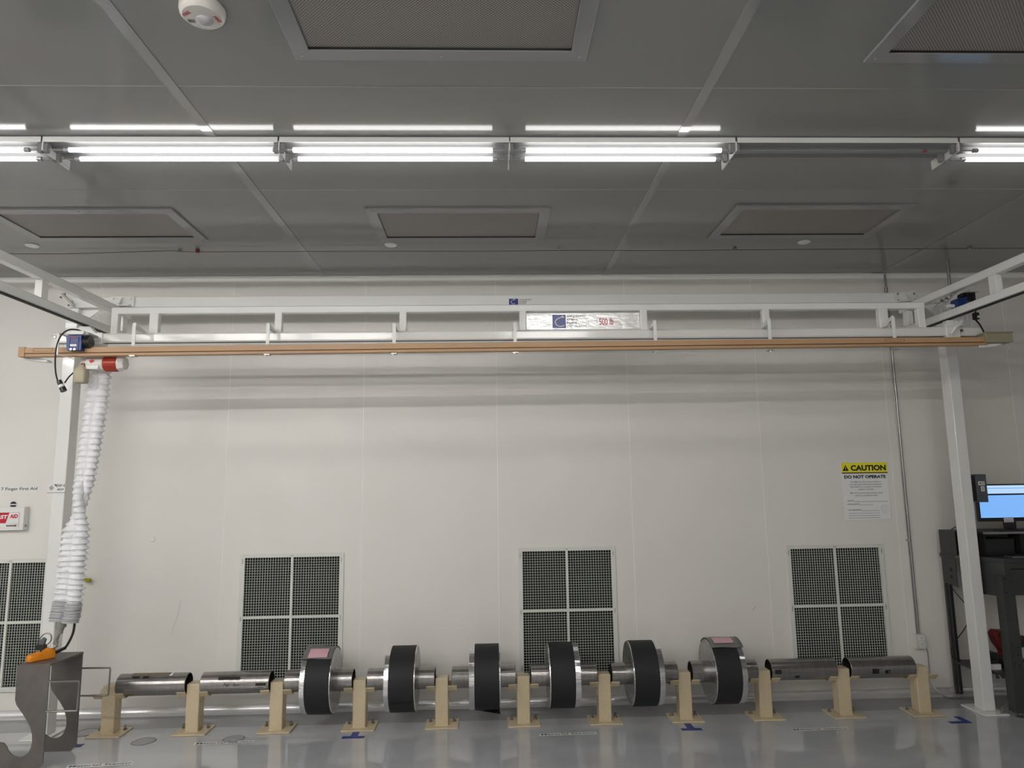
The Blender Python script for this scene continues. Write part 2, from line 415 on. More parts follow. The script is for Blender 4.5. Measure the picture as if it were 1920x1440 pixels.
for yy, xs in ((-5.04, (-7.744, -6.443, -5.142, -3.841, -2.54, .057)), (-7.48, (-7.744, -6.443, -5.142, -3.841, -2.54, 1.36)), (-9.92, (-7.744, -5.142, -2.54, .057))):  # unseen rows, bunched to the left to brighten that end of the wall
    for i_, x in enumerate(xs):
        fixture(x, yy, 'lit fixture, %s from the left in the %s ceiling row behind the camera' % (('first','second','third','fourth','fifth','sixth','seventh')[i_], {-5.04: 'nearest', -7.48: 'middle', -9.92: 'farthest'}[yy]), True, TUBEM2, 0, group='fluorescent fixtures behind the camera')
# ============================================================ CEILING DEVICES
c0 = (-1.228, -3.752)
t = thing('fire_alarm_strobe', 'round white fire alarm strobe on the ceiling at top left', 'fire alarm', (c0[0], c0[1], H))
MB().lathe((c0[0], c0[1], H), [(0, -.0), (.090, -.0), (.090, -.020), (.086, -.034), (.076, -.043), (.05, -.046), (0, -.046)]).build('housing', ALARM, t)
MB().lathe((c0[0]+.006, c0[1]+.012, H-.045), [(.034, 0), (.033, -.010), (.027, -.017), (.014, -.021), (0, -.022)], n=28).build('strobe_lens', LENS, t)
MB().tube([(c0[0]+.006+.0335*math.cos(a), c0[1]+.012+.0335*math.sin(a), H-.052) for a in [2*PI*i/28 for i in range(28)]], .0022, 8, True).build('lens_ring', COVE, t)
MB().cyl((c0[0]-.008, c0[1]+.018, H-.053), (c0[0]+.018, c0[1]+.006, H-.053), .004, n=10).build('flash_tube', COVE, t)
def fl(u, v):   # bottom face, read from below with the wall ahead
    return lambda a, b: (u+a, v-b, H-.0585)
def rotmap(cx, cy_, ang, z):
    ca, sa = math.cos(ang), math.sin(ang)
    return lambda a, b: (cx+a*ca-(-b)*sa, cy_+a*sa+(-b)*ca, z)
letters('printed_word', [('FIRE', -.02, -.008, .04, .016, .02)], rotmap(c0[0]-.050, c0[1]-.030, -.6, H-.0468), RED, t)
letters('printed_word', [('FIRE', -.02, -.008, .04, .016, .02)], rotmap(c0[0]+.060, c0[1]+.006, 1.2, H-.0462), RED, t)
sl = MB()
for k in range(6): sl.box(c0[0]-.062+k*.005, c0[0]-.060+k*.005, c0[1]+.006, c0[1]+.026, H-.0468, H-.0455)
sl.parts('sounder_slot', DARK, t)
for x, y, lb in ((-.859, -.89, 'small white sprinkler cover disc left of centre near the wall'), (2.554, -.92, 'small white sprinkler cover disc at the right near the wall'), (-3.72, -.90, 'small white sprinkler cover disc at the far left above the runway beam')):
    tag(MB().lathe((x, y, H), [(0, 0), (.05, 0), (.052, -.004), (.046, -.009), (0, -.010)]).build('sprinkler_cover', WHITE2), lb, 'sprinkler cover', 'sprinkler cover discs')
t = thing('detection_cable', 'thin dark red cable strung under the ceiling along the wall', 'cable', (0, -.79, H))
MB().tube(smooth_path([(XL+.1, -.775, H-.012), (-5, -.78, H-.02), (-3.6, -.76, H-.024), (-2.7, -.79, H-.012), (-2.5, -.79, H-.022), (-1.2, -.80, H-.026), (0, -.80, H-.03), (.5, -.79, H-.022), (1.5, -.80, H-.03), (2.0, -.78, H-.02), (3.0, -.80, H-.024), (4.0, -.77, H-.012), (5.2, -.80, H-.02), (XR-.1, -.79, H-.015)], 5), .0024, 6).build('cable', WIRE, t)
MB().lathe((-2.456, -.79, H-.002), [(0, 0), (.016, 0), (.018, -.012), (.010, -.030), (0, -.032)], n=16).build('cable_fastener', mat('dark_red', s((120,10,24)), .4), t)
k = MB()
for x in (-2.6, .53, 2.02, 4.05): k.box(x-.01, x+.01, -.80, -.77, H-.016, H)
k.parts('cable_clip', CONDUIT, t)
# ============================================================ CRANE SUPPORT FRAME
frame = thing('crane_support_frame', 'white steel crane frame of two columns, header beam and runway rails', 'crane frame', (0, -.42, 0))
cols = [(-3.665, -3.560, -3.555, 'L'), (3.957, 4.055, 4.0, 'R')]
for x0, x1, xc, sd in cols:
    B(x0, x1, -.49, -.37, .012, 3.45).build('column', WHITE, frame, bevel=.006)
    p = (3.895, 4.105) if sd == 'R' else (-3.72, -3.51)
    pl = B(p[0], p[1], -.575, -.285, 0.0005, .012).build('base_plate', WHITE, frame, bevel=.002)
    for bx, by in ((p[0]+.03, -.54), (p[1]-.03, -.54), (p[0]+.03, -.32), (p[1]-.03, -.32)):
        if sd == 'R' and bx > 4:
            MB().cyl((bx, by, .012), (bx, by, .030), .018, n=6, smooth=False).cyl((bx, by, .030), (bx, by, .055), .010, n=12).build('anchor_bolt', ROD, pl)
    # gusset and tilted clamp plate at the column head
    if sd == 'L':
        MB().bar((-3.700, -.515, 3.565), (-3.588, -.525, 3.455), .05, .012, (1,0,1)).bar((-3.690, -.512, 3.572), (-3.578, -.520, 3.462), .05, .006, (1,0,1)).parts('clamp_plate', WHITE, frame, bevel=.001)
        k = MB()
        for (a, b_) in ((-3.655, 3.552), (-3.585, 3.482)): k.cyl((a, -.55, b_), (a+.012, -.55, b_+.012), .009, n=6).cyl((a-.028, -.55, b_-.028), (a-.018, -.55, b_-.018), .008, n=6)
        k.parts('clamp_bolt', ROD, frame)
        MB().bar((-3.565, -.43, 3.30), (-3.385, -.43, 3.245), .04, .012).prism([(-3.56, 3.45), (-3.40, 3.45), (-3.56, 3.33)], 'y', -.435, -.425).build('corner_gusset', WHITE, frame)
    else:
        MB().bar((4.100, -.515, 3.545), (3.990, -.525, 3.440), .05, .012, (-1,0,1)).bar((3.97, -.53, 3.46), (3.86, -.53, 3.395), .05, .012, (-1,0,1)).parts('clamp_plate', WHITE, frame, bevel=.001)
        k = MB()
        for (a, b_) in ((4.05, 3.535), (3.975, 3.46), (3.93, 3.44)): k.cyl((a, -.55, b_), (a-.02, -.55, b_+.02), .012, n=6)
        k.parts('clamp_bolt', ROD, frame)
        MB().prism([(3.957, 3.45), (3.80, 3.45), (3.957, 3.33)], 'y', -.435, -.425).build('corner_gusset', WHITE, frame)
hb = B(-3.64, 4.03, -.50, -.38, 3.452, 3.540).build('header_beam', WHITE2, frame, bevel=.003)
letters('brand_lettering', [('carpenter', .200, 3.489, .11, .013, .01), ('crane', .200, 3.473, .068, .011, .01), ('hoist', .200, 3.459, .062, .012, .01), ], on_wall(-.5012), BLK, hb)
lg = B(.112, .192, -.5008, -.4998, 3.4535, 3.505).build('logo_square', PURP, hb); lg['label'] = 'dark blue logo square with a white crane hook'
def hook(name, x0, z0, sz, y, parent):
    pts = [(.88,.80),(.78,.90),(.66,.84),(.5,.78),(.3,.66),(.2,.46),(.28,.25),(.48,.13),(.72,.12),(.9,.18)]
    MB().tube([(x0+p[0]*sz, y, z0+p[1]*sz) for p in [(v.x, v.z) for v in smooth_path([(a, 0, b) for a, b in pts], 4)]], [sz*.045 if i > 6 else sz*.07 for i in range((len(pts)-1)*4+1)], 6).build(name, LABEL, parent)
mbk = MB(); hook('hook_emblem', .120, 3.4545, .05, -.5012, hb)
for x0, x1, sx in ((-3.30, -3.085, -3.19), (3.515, 3.73, 3.62)):
    MB().box(x0, x1, -.512, -.500, 3.442, 3.544).prism([(-.512, 3.535), (-.512, 3.445), (-.575, 3.445)], 'x', sx-.005, sx+.005).box(x0, x1, -.60, -.512, 3.440, 3.450).build('runway_hanger', WHITE, frame, bevel=.001)
    k = MB()
    for bx in (x0+.035, x1-.035):
        for bz in (3.468, 3.525): k.cyl((bx, -.522, bz), (bx, -.512, bz), .009, n=6, smooth=False)
    k.parts('hanger_bolt', BRASS, frame)
YE = -5.6
for x0, x1, lb in ((-3.212, -3.150, 'l'), (3.600, 3.662, 'r')):
    rb = MB().box(x0, x1, YE, -.42, 3.366, 3.430).box(x0-.004, x1+.004, YE, -.42, 3.172, 3.232)
    rb.build('runway_chord', WHITE, frame, bevel=.006)
    B((x0+x1)/2-.014, (x0+x1)/2+.014, YE, -.44, 3.164, 3.175).build('track_slot', RUB, frame)
    for yy in (-.50, -1.58, -2.66, -3.74, -4.82):
        B(x0+.006, x1-.006, yy-.036, yy+.036, 3.232, 3.366).build('runway_post', WHITE, frame, bevel=.002)
# ============================================================ BRIDGE CRANE
br = thing('bridge_crane', 'white trussed crane bridge with tan conductor bar and 500 lb nameplate', 'crane bridge', (0, -1.03, 3.1))
YB0, YB1 = -1.0, -1.05
B(-2.978, 3.432, -1.055, -1.0, 3.255, 3.307).build('top_chord', WHITE, br, bevel=.006)
tk = MB(); tk.prism([(-.995,3.040),(-.995,3.090),(-1.006,3.104),(-1.052,3.104),(-1.063,3.090),(-1.063,3.038),(-1.056,3.029),(-1.036,3.028),(-1.036,3.040),(-1.022,3.040),(-1.022,3.028),(-1.002,3.029)], 'x', -3.37, 3.875)
tk.build('bottom_track', WHITE, br, bevel=.002)
B(-3.37, 3.875, -1.0365, -1.0215, 3.026, 3.034).build('track_slot', RUB, br)
for x, wd in ((-2.951, .054), (-2.652, .070), (-1.70, .056), (-.735, .056), (.203, .054), (1.160, .056), (2.140, .058), (3.090, .075), (3.400, .060)):
    B(x-wd/2, x+wd/2, -1.0545, -1.0005, 3.096, 3.262).build('truss_post', WHITE, br, bevel=.006)
NPY = -1.030
np_ = B(.232, 1.130, -1.030, -1.022, 3.112, 3.243).build('nameplate', mat('nameplate_foil', (.78,.78,.78), .2, metal=.25, bump=((16,16,30), .5, .01)), br)
lg = B(.437, .543, -1.0312, -1.0302, 3.122, 3.230).build('logo_square', PURPL, np_); lg['label'] = 'slate blue square with a white crane hook'
hook('hook_emblem', .440, 3.124, .10, -1.0325, np_)
letters('nameplate_lettering', [('carpenter', .552, 3.207, .155, .021, .01), ('crane', .552, 3.182, .088, .015, .01), ('hoist', .552, 3.154, .078, .021, .01), ('(707) 562-3342', .552, 3.127, .158, .019)], on_wall(-1.0315), BLK, np_)
letters('capacity_lettering', [('500 lb', .808, 3.145, .112, .053, .008)], on_wall(-1.0315), RED, np_, 'red 500 lb lettering')
HX = [(-2.720, 3.145), (-1.728, 3.136), (-.782, 3.128), (.133, 3.130), (1.207, 3.138), (2.096, 3.147), (3.072, 3.158)]
for i, (x, zt) in enumerate(HX):
    h = MB().box(x-.0125, x+.0125, -1.206, -1.199, 2.975, zt).box(x-.0125, x+.0125, -1.199, -1.0, 3.099, 3.105)
    h.bar((x, -1.203, zt-.006), (x, -1.02, 3.102), .004, .03, (0,0,1))
    h.build('bar_hanger', WHITE2, br)
    MB().box(x-.02, x+.02, -1.215, -1.165, 2.893, 2.900).cyl((x-.004, -1.2, 2.884), (x-.004, -1.2, 2.893), .007, n=6).build('hanger_clip', BRASS, br)
def bz(x): return 0.0035*(x+3.5)      # the bar climbs slightly to the right
cb = MB(); L0, L1 = -3.53, 3.80; z0, z1 = 2.912, 2.935
def sk(z, x): return z + bz(x)
def slab(mb, ya, yb, za, zb):
    mb._f([(L0,ya,sk(za,L0)),(L1,ya,sk(za,L1)),(L1,yb,sk(za,L1)),(L0,yb,sk(za,L0)),(L0,ya,sk(zb,L0)),(L1,ya,sk(zb,L1)),(L1,yb,sk(zb,L1)),(L0,yb,sk(zb,L0))],
          [(0,1,2,3),(7,6,5,4),(0,4,5,1),(1,5,6,2),(2,6,7,3),(3,7,4,0)])
slab(cb, -1.212, -1.150, 2.922, 2.962); slab(cb, -1.208, -1.154, 2.897, 2.917)
c = cb.build('conductor_bar', BROWN, br, bevel=.002); c['label'] = 'long tan brown enclosed conductor bar'
sb = MB(); slab(sb, -1.205, -1.157, 2.9165, 2.9225); sb.build('conductor_slot', BROWND, c)
B(-3.548, -3.502, -1.216, -1.146, 2.894, 2.968).build('end_cap', BROWN, c, bevel=.002)
for a, b_ in ((-3.44, -3.30), (2.99, 3.14)):
    q = MB(); zz = bz(a)
    for u0, u1, v0, v1 in ((a, b_, .954, .956), (a, b_, .932, .934), (a, a+.002, .932, .956), (b_-.002, b_, .932, .956)): q.box(u0, u1, -1.2128, -1.2122, 2+v0+zz, 2+v1+zz)
    q.build('printed_outline', BROWND, c)
jb = MB().box(3.775, 3.985, -1.235, -1.135, 2.940, 3.012).build('junction_box', TANBOX, br, bevel=.003)
jb['label'] = 'tan junction box at the right end of the bar'
B(3.770, 3.990, -1.240, -1.130, 3.012, 3.022).build('box_lid', TANBOX, jb, bevel=.002)
MB().prism([(3.74, 2.93), (3.93, 2.936), (3.86, 2.915), (3.74, 2.905)], 'y', -1.2, -1.19).build('box_bracket', WHITE2, br)
# track ends
MB().box(-3.425, -3.372, -1.06, -.99, 3.088, 3.100).prism([(-3.395,3.088),(-3.375,3.088),(-3.375,2.99),(-3.45,3.0)], 'y', -1.03, -1.022).build('end_stop', WHITE2, br)
MB().cyl((-3.385, -1.065, 3.075), (-3.385, -1.05, 3.075), .010, n=6).cyl((3.70, -1.075, 3.07), (3.70, -1.063, 3.07), .012, n=8).parts('stop_bolt', ROD, br)
MB().box(3.875, 3.882, -1.065, -.995, 3.02, 3.10).build('end_stop', WHITE2, br)
MB().prism([(-3.46,2.905),(-3.385,2.885),(-3.375,2.87),(-3.40,2.868),(-3.60,2.895)], 'y', -1.14, -1.08).build('cable_bracket', WHITE2, br)
# end trucks: saddle clamps round the track, arms to the runways
for sd, x in ((-1, -3.181), (1, 3.631)):
    tr = MB().box(x-.055 if sd > 0 else x+.05, x+.055 if sd > 0 else x+.16, -1.075, -.985, 3.012, 3.104)
    tr.build('end_truck', WHITE, br, bevel=.004)
    tr = MB().prism([(x-.07, 3.104), (x+.10, 3.104), (x+.05, 3.158), (x-.03, 3.158)], 'y', -1.06, -1.0)
    tr.build('truck_saddle', WHITE, br, bevel=.004)
    if sd > 0: MB().tube(smooth_path([(3.60,-1.08,3.035),(3.635,-1.09,3.085),(3.69,-1.09,3.13),(3.725,-1.07,3.19)],5), .018, 8).build('truck_arm', WHITE, br)
    MB().prism([(x+.02, 3.02), (x+.16 if sd < 0 else x-.16, 3.02), (x+.10 if sd < 0 else x-.10, 2.985), (x+.0, 2.985)], 'y', -1.05, -1.0).build('truck_skirt', GRILLE, br)
MB().box(3.806, 3.828, -1.03, -1.02, 3.097, 3.28).build('motor_strut', WHITE2, br)
# ============================================================ DRIVE UNITS
t = thing('hoist_drive_unit', 'blue drive motor with white cap in front of the bar at the left', 'motor', (-3.12, -1.27, 2.93), 'blue drive motors on the crane')
b1 = MB().prism([(-3.183,3.045),(-3.066,3.045),(-3.068,3.01),(-3.064,2.99),(-3.064,2.930),(-3.168,2.930),(-3.176,2.97),(-3.176,3.0)], 'y', -1.262, -1.218).build('motor_body', BLUE, t, bevel=.003)
k = MB()
for x in (-3.150, -3.088): k.box(x-.002, x+.002, -1.266, -1.262, 2.935, 3.03)
k.box(-3.15, -3.088, -1.2655, -1.262, 2.984, 2.987); k.parts('body_rib', BLUE, b1)
B(-3.148, -3.105, -1.2645, -1.262, 3.018, 3.034).build('rating_label', mat('dull_red', s((110,60,80)), .5), b1)
B(-3.145, -3.098, -1.2665, -1.262, 2.960, 2.976).build('brand_label', LABEL, b1)
k = MB()
for x in (-3.138, -3.112): k.lathe((x, -1.264, 2.938), [(0,-.004),(.009,-.003),(.009,.002)], 'y', 12)
k.parts('screw', COVE, b1)
B(-3.182, -3.055, -1.262, -1.12, 3.050, 3.078).build('top_cap', WHITE2, t, bevel=.006)
MB().prism([(-3.055,3.050),(-3.055,3.076),(-3.025,3.066),(-3.022,3.048)], 'y', -1.25, -1.12).build('cap_shoulder', mat('cap_grey', (.35,.37,.36), .5), t, bevel=.003)
k = MB()
for i in range(6): k.cyl((-3.062+.007*i, -1.215, 3.0), (-3.058+.007*i, -1.215, 3.0), .046, n=20)
k.cyl((-3.064, -1.215, 3.0), (-3.024, -1.215, 3.0), .038, n=20); k.parts('cooling_fin', DARK, t)
MB().tube(smooth_path([(-3.09,-1.2,3.075),(-3.12,-1.22,3.092),(-3.165,-1.26,3.085),(-3.205,-1.28,3.04),(-3.228,-1.285,2.96),(-3.232,-1.285,2.87),(-3.225,-1.28,2.77),(-3.21,-1.27,2.70),(-3.195,-1.265,2.668)], 6), .0055, 8).build('power_cable', RUB, t)
pg = MB().cyl((-3.205,-1.265,2.705), (-3.165,-1.262,2.628), .017, .022, n=16).build('cable_plug', DARK, t)
MB().cyl((-3.190,-1.265,2.672), (-3.180,-1.264,2.655), .0225, n=16).build('plug_ring', LABEL, pg)
MB().tube(smooth_path([(-3.172,-1.25,2.69),(-3.162,-1.22,2.74),(-3.155,-1.15,2.80)],5), .005, 8).build('lead_cable', RUB, t)
t = thing('bridge_drive_unit', 'blue drive motor with white cap behind the right runway beam', 'motor', (3.8, -1.0, 3.28), 'blue drive motors on the crane')
MB().prism([(3.715,3.275),(3.80,3.275),(3.80,3.362),(3.715,3.34)], 'y', -1.03, -.95).build('motor_body', BLUE, t, bevel=.004)
MB().box(3.80, 3.875, -1.03, -.95, 3.318, 3.392).cyl((3.875,-.99,3.35),(3.882,-.99,3.35),.03,n=16).prism([(3.765,3.362),(3.80,3.362),(3.80,3.395),(3.775,3.39)],'y',-1.02,-.96).build('cooling_fin', DARK, t, bevel=.003)
B(3.812, 3.892, -1.06, -.94, 3.392, 3.412).build('top_cap', WHITE2, t, bevel=.003)
B(3.665, 3.718, -1.0, -.97, 3.278, 3.302).build('motor_bracket', WHITE2, t)
MB().box(3.836, 3.876, -1.05, -1.01, 3.165, 3.222).build('cable_plug', DARK, t, bevel=.004)
B(3.853, 3.872, -1.056, -1.05, 3.175, 3.195).build('plug_ring', LABEL, t, bevel=.002)
MB().tube(smooth_path([(3.85,-1.03,3.392),(3.862,-1.04,3.30),(3.858,-1.03,3.22)],4), .006, 8).build('power_cable', RUB, t)
MB().tube(smooth_path([(3.852,-1.03,3.166),(3.86,-1.06,3.12),(3.845,-1.10,3.08),(3.838,-1.14,3.015)],5), .006, 8).build('lower_cable', RUB, t)
# ============================================================ HOIST
t = thing('chain_hoist', 'white and red chain hoist with long white bellows sleeve hanging at the left', 'hoist', (-3.03, -1.03, 2.87))
MB().box(-3.236, -3.216, -1.285, -1.278, 2.893, 3.055).box(-3.236, -3.216, -1.285, -1.06, 3.052, 3.058).build('trolley_arm', WHITE2, t, bevel=.001)
MB().bar((-3.216,-1.275,2.897), (-3.13,-1.2,2.872), .006, .006).build('trolley_link', CONDUIT, t)
hz = 2.858; hy = -1.09
MB().cyl((-3.10, hy, hz), (-2.975, hy, hz), .052, n=28).build('hoist_body', HOIST, t, bevel=.004)
r_ = MB().lathe((-2.975, hy, hz), [(0,0),(.050,0),(.058,.006),(.060,.05),(.058,.10),(.052,.105),(0,.105)], 'x', 28).build('motor_housing', REDP, t); r_['label'] = 'red motor housing'
k = MB()
for a in range(12):
    an = a*PI/6; k.bar((-2.97, hy+.059*math.cos(an), hz+.059*math.sin(an)), (-2.875, hy+.059*math.cos(an), hz+.059*math.sin(an)), .006, .006, (0, math.cos(an), math.sin(an)))
k.parts('housing_rib', REDP, r_)
MB().lathe((-2.87, hy, hz), [(.062,0),(.064,.012),(.05,.045),(0,.047)], 'x', 8).build('end_cover', HOIST, t)
MB().cyl((-3.13, hy-.03, hz-.018), (-3.075, hy-.03, hz-.018), .018, n=16).build('brake_knob', REDP, t)
MB().cyl((-3.14, hy-.03, hz-.018), (-3.13, hy-.03, hz-.018), .019, n=16).build('knob_ring', LABEL, t)
MB().cyl((-3.115, hy-.01, hz+.03), (-3.115, hy+.03, hz+.03), .04, n=24).build('gear_case', GRILLE, t)
MB().prism([(-3.07,2.875),(-3.045,2.885),(-3.03,2.868),(-3.055,2.855)], 'y', hy-.0555, hy-.052).build('brand_label', RED, t)
MB().box(-3.09, -3.0, hy-.054, hy-.03, 2.810, 2.838).parts('maker_plate', LABEL, t)
# chain container
cb = MB(); rings = []
for zz, w0, dd in ((2.842,.018,.012),(2.825,.045,.03),(2.80,.080,.045),(2.785,.092,.05),(2.72,.090,.05),(2.705,.080,.044),(2.70,.05,.03)):
    pts = []
    for a in range(16):
        an = 2*PI*a/16; ca, sa = math.cos(an), math.sin(an)
        sq = lambda v: math.copysign(abs(v)**.45, v)
        pts.append(cb.bm.verts.new((-3.115+sq(ca)*w0/2, -1.15+sq(sa)*dd/1.2, zz)))
    rings.append(pts)
for A, Bq in zip(rings, rings[1:]):
    for i in range(16):
        f = cb.bm.faces.new((A[i], A[(i+1)%16], Bq[(i+1)%16], Bq[i])); f.smooth = True
cb.bm.faces.new(rings[0]); cb.bm.faces.new(list(reversed(rings[-1])))
q = cb.build('chain_container', TANBAG, t); q['label'] = 'beige plastic chain container'
MB().tube([(-3.115+.012*math.cos(a), -1.15, 2.846+.012*math.sin(a)) for a in [2*PI*i/12 for i in range(12)]], .003, 6, True).build('container_loop', ROD, t)
# bellows sleeve: two-lobed pleated tube
ctr = [(2.842,-3.066,.178),(2.70,-3.070,.178),(2.553,-3.074,.176),(2.40,-3.088,.170),(2.228,-3.096,.166),(2.10,-3.108,.160),(1.987,-3.118,.150),(1.868,-3.132,.132),(1.80,-3.138,.136),(1.731,-3.142,.150),(1.634,-3.155,.190),(1.516,-3.161,.206),(1.362,-3.167,.204),(1.209,-3.168,.204),(1.10,-3.178,.208),(1.0,-3.192,.214),(.958,-3.200,.205)]
def interp(z):
    for (za, xa, wa), (zb, xb, wb) in zip(ctr, ctr[1:]):
        if zb <= z <= za:
            f = (za-z)/(za-zb); return xa+(xb-xa)*f, wa+(wb-wa)*f
    return (ctr[0][1:] if z > ctr[0][0] else ctr[-1][1:])
def sleeve(ztop, zbot, nm, material, parent, pitch):
    mb = MB(); rings = []; z = ztop; ph = 0; N = 40; rnd = random.Random(3)
    phs = [rnd.uniform(-1, 1) for _ in range(200)]
    step = 0
    while z > zbot-1e-6:
        pt = pitch(z); sub = step % 5; pl = (0, .40, .75, 1.0, .18)[sub]      # skirt shape: flares downward then tucks in
        cx, wd = interp(z); idx = step//5
        tw = 0 if z > 2.0 else (PI if z < 1.62 else PI*(2.0-z)/.38)
        a = wd/2*.56*(1+.04*phs[idx]); cc = wd/2-a; ring = []
        for i in range(N):
            th = 2*PI*i/N; dth = th-tw
            big = 1.12 if math.cos(dth) > 0 else .95
            r = cc*abs(math.cos(dth)) + math.sqrt(max(a*a-(cc*math.sin(dth))**2, 1e-6))
            wob = 1+.025*math.sin(3*th+idx*1.7+phs[idx]*3)
            r *= ((.81+.24*pl) if nm == 'bellows_sleeve' else (.93+.08*pl+.05*(1.05-z)))*wob*(1 if z > 2.0 or z < 1.62 else 1.0)
            tilt = (.10*math.cos(th)*(-.12 if z < 1.3 else 0))
            ring.append(mb.bm.verts.new((cx+r*math.cos(th), -1.0+r*math.sin(th)*.9, z+tilt*.8+.004*phs[(idx+i//8) % 200])))
        rings.append(ring); z -= pt/5; step += 1
    for A, Bq in zip(rings, rings[1:]):
        for i in range(N):
            f = mb.bm.faces.new((A[i], A[(i+1)%N], Bq[(i+1)%N], Bq[i])); f.smooth = True
    mb.bm.faces.new(rings[0]); mb.bm.faces.new(list(reversed(rings[-1])))
    o = mb.build(nm, material, parent)
    for e in o.data.edges: pass
    return o
o = sleeve(2.838, 1.10, 'bellows_sleeve', BELL, t, lambda z: .046 if z > 1.5 else .040)
o['label'] = 'white pleated fabric bellows sleeve'
o = sleeve(1.10, .958, 'sleeve_cuff', BELLG, t, lambda z: .0145); o['label'] = 'compressed grey lower pleats of the sleeve'
MB().cyl((-3.213,-1.0,.965), (-3.216,-1.0,.925), .036, n=24).cyl((-3.216,-1.0,.925), (-3.218,-1.0,.905), .028, .024, n=24).cyl((-3.218,-1.0,.905), (-3.221,-1.0,.878), .021, n=24).build('swivel_neck', mat('neck_grey', (.26,.25,.22), .5), t)
MB().cyl((-3.221,-1.0,.885), (-3.240,-1.0,.820), .009, n=14).cyl((-3.243,-1.012,.815), (-3.243,-.988,.815), .014, n=16).build('hook_shank', ROD, t)
MB().tube(smooth_path([(-3.243,-1.0,.812),(-3.232,-1.0,.795),(-3.245,-1.0,.782),(-3.265,-1.0,.778),(-3.290,-1.0,.782),(-3.298,-1.0,.79)],5), [.006]*10+[.005]*16, 10).build('load_hook', ROD, t)
MB().tube([(-3.262+.018*math.cos(a), -1.0+.004*math.sin(2*a), .795+.014*math.sin(a)) for a in [2*PI*i/16 for i in range(16)]], .0028, 6, True).build('hook_ring', COVE, t)
# pendant on the bracket
t = thing('control_pendant', 'orange hoist control pendant lying on top of the steel bracket', 'pendant', (-3.32, -1.0, .70))
A0, A1 = Vector((-3.372,-1.105,.705)), Vector((-3.276,-.955,.705)); dr = (A1-A0).normalized(); sdv = dr.cross(Vector((0,0,1))); Lp = (A1-A0).length
def PL(l, w_, z): p = A0 + dr*l*Lp + sdv*w_; return (p.x, p.y, .705+z)
sec = [(0,.020,.030),(.06,.028,.046),(.3,.030,.054),(.62,.031,.062),(.72,.034,.070),(.86,.036,.076),(.95,.034,.070),(1.0,.024,.050)]
pb = MB(); rg = []
for l, hw, hh in sec:
    rg.append([pb.bm.verts.new(PL(l, *q)) for q in ((-hw,.0),(hw,.0),(hw*1.05,hh*.55),(hw*.8,hh),(-hw*.8,hh),(-hw*1.05,hh*.55))])
for A, Bq in zip(rg, rg[1:]):
    for i in range(6): pb.bm.faces.new((A[i], A[(i+1)%6], Bq[(i+1)%6], Bq[i]))
pb.bm.faces.new(rg[0]); pb.bm.faces.new(list(reversed(rg[-1])))
body = pb.build('pendant_body', ORANGE, t, bevel=.004)
k = MB()
for l in (.45, .82):
    p = Vector(PL(l, .012, .060 if l < .6 else .074)); k.cyl(p, p+Vector((0,0,.006)), .007, n=12)
k.parts('push_button', DARK, body)
MB().box(-3.385,-3.325,-1.0,-.96,.762,.800).build('hanger_block', DARK, t, bevel=.003)
MB().prism([(-3.362,.80),(-3.335,.80),(-3.325,.835),(-3.345,.85),(-3.362,.83)], 'y', -.992, -.968).build('cord_grip', mat('grip_grey', (.12,.12,.13), .5), t, bevel=.002)
MB().tube(smooth_path([(-3.370,-.98,.790),(-3.372,-.98,.835),(-3.350,-.98,.868),(-3.318,-.98,.878),(-3.292,-.98,.862),(-3.290,-.98,.825),(-3.312,-.98,.80)],5), .005, 8).build('hanger_loop', ROD, t)
MB().tube(smooth_path([(-3.118,-1.0,.96),(-3.120,-1.0,.91),(-3.128,-1.0,.868),(-3.150,-1.0,.815),(-3.185,-.99,.770),(-3.25,-.96,.745)],6), .0085, 10).build('control_cable', RUB, t)
MB().tube([(-3.180,-.99,.774),(-3.262,-.955,.738)], .012, 10).build('cable_gland', RUB, t)
# ============================================================ LIFTING BRACKET
t = thing('lifting_bracket', 'dark steel lifting bracket with hooked side plates and two rod handles', 'steel bracket', (-3.3, -.98, 0))
base = [(-3.175,.690),(-3.175,.045),(-3.215,.0005),(-3.60,.0005),(-3.60,.14),(-3.575,.175),(-3.54,.192),(-3.478,.193),(-3.450,.187),(-3.430,.165)]
arc = [(-3.418,.140),(-3.400,.118),(-3.372,.100),(-3.340,.092),(-3.308,.098),(-3.280,.118),(-3.264,.150),(-3.258,.190),(-3.262,.235),(-3.280,.290),(-3.308,.335),(-3.345,.385),(-3.385,.436),(-3.397,.470),(-3.400,.690)]
for yy, dx, lb in ((-1.16, 0, 'front'), (-.80, .022, 'rear')):
    if lb == 'rear': base = base[:3]+[(-3.425,.0005),(-3.425,.128)]; arc = arc[1:]
    p = MB().prism([(x+dx, z) for x, z in base+arc], 'y', yy-.004, yy+.004).build('side_plate', TOOL, t)
    hp = smooth_path([(-3.180+dx,yy,.585),(-2.985+dx,yy,.583),(-2.970+dx,yy,.578),(-2.965+dx,yy,.565),(-2.968+dx,yy,.405),(-2.972+dx,yy,.392),(-2.986+dx,yy,.387),(-3.180+dx,yy,.387)], 3)
    MB().tube(hp, .0065, 10).build('handle', ROD, t)
MB().prism([(-3.400,-1.166),(-3.172,-1.166),(-3.150,-.795),(-3.378,-.795)], 'z', .690, .7035).build('top_plate', TOOL, t, bevel=.001)
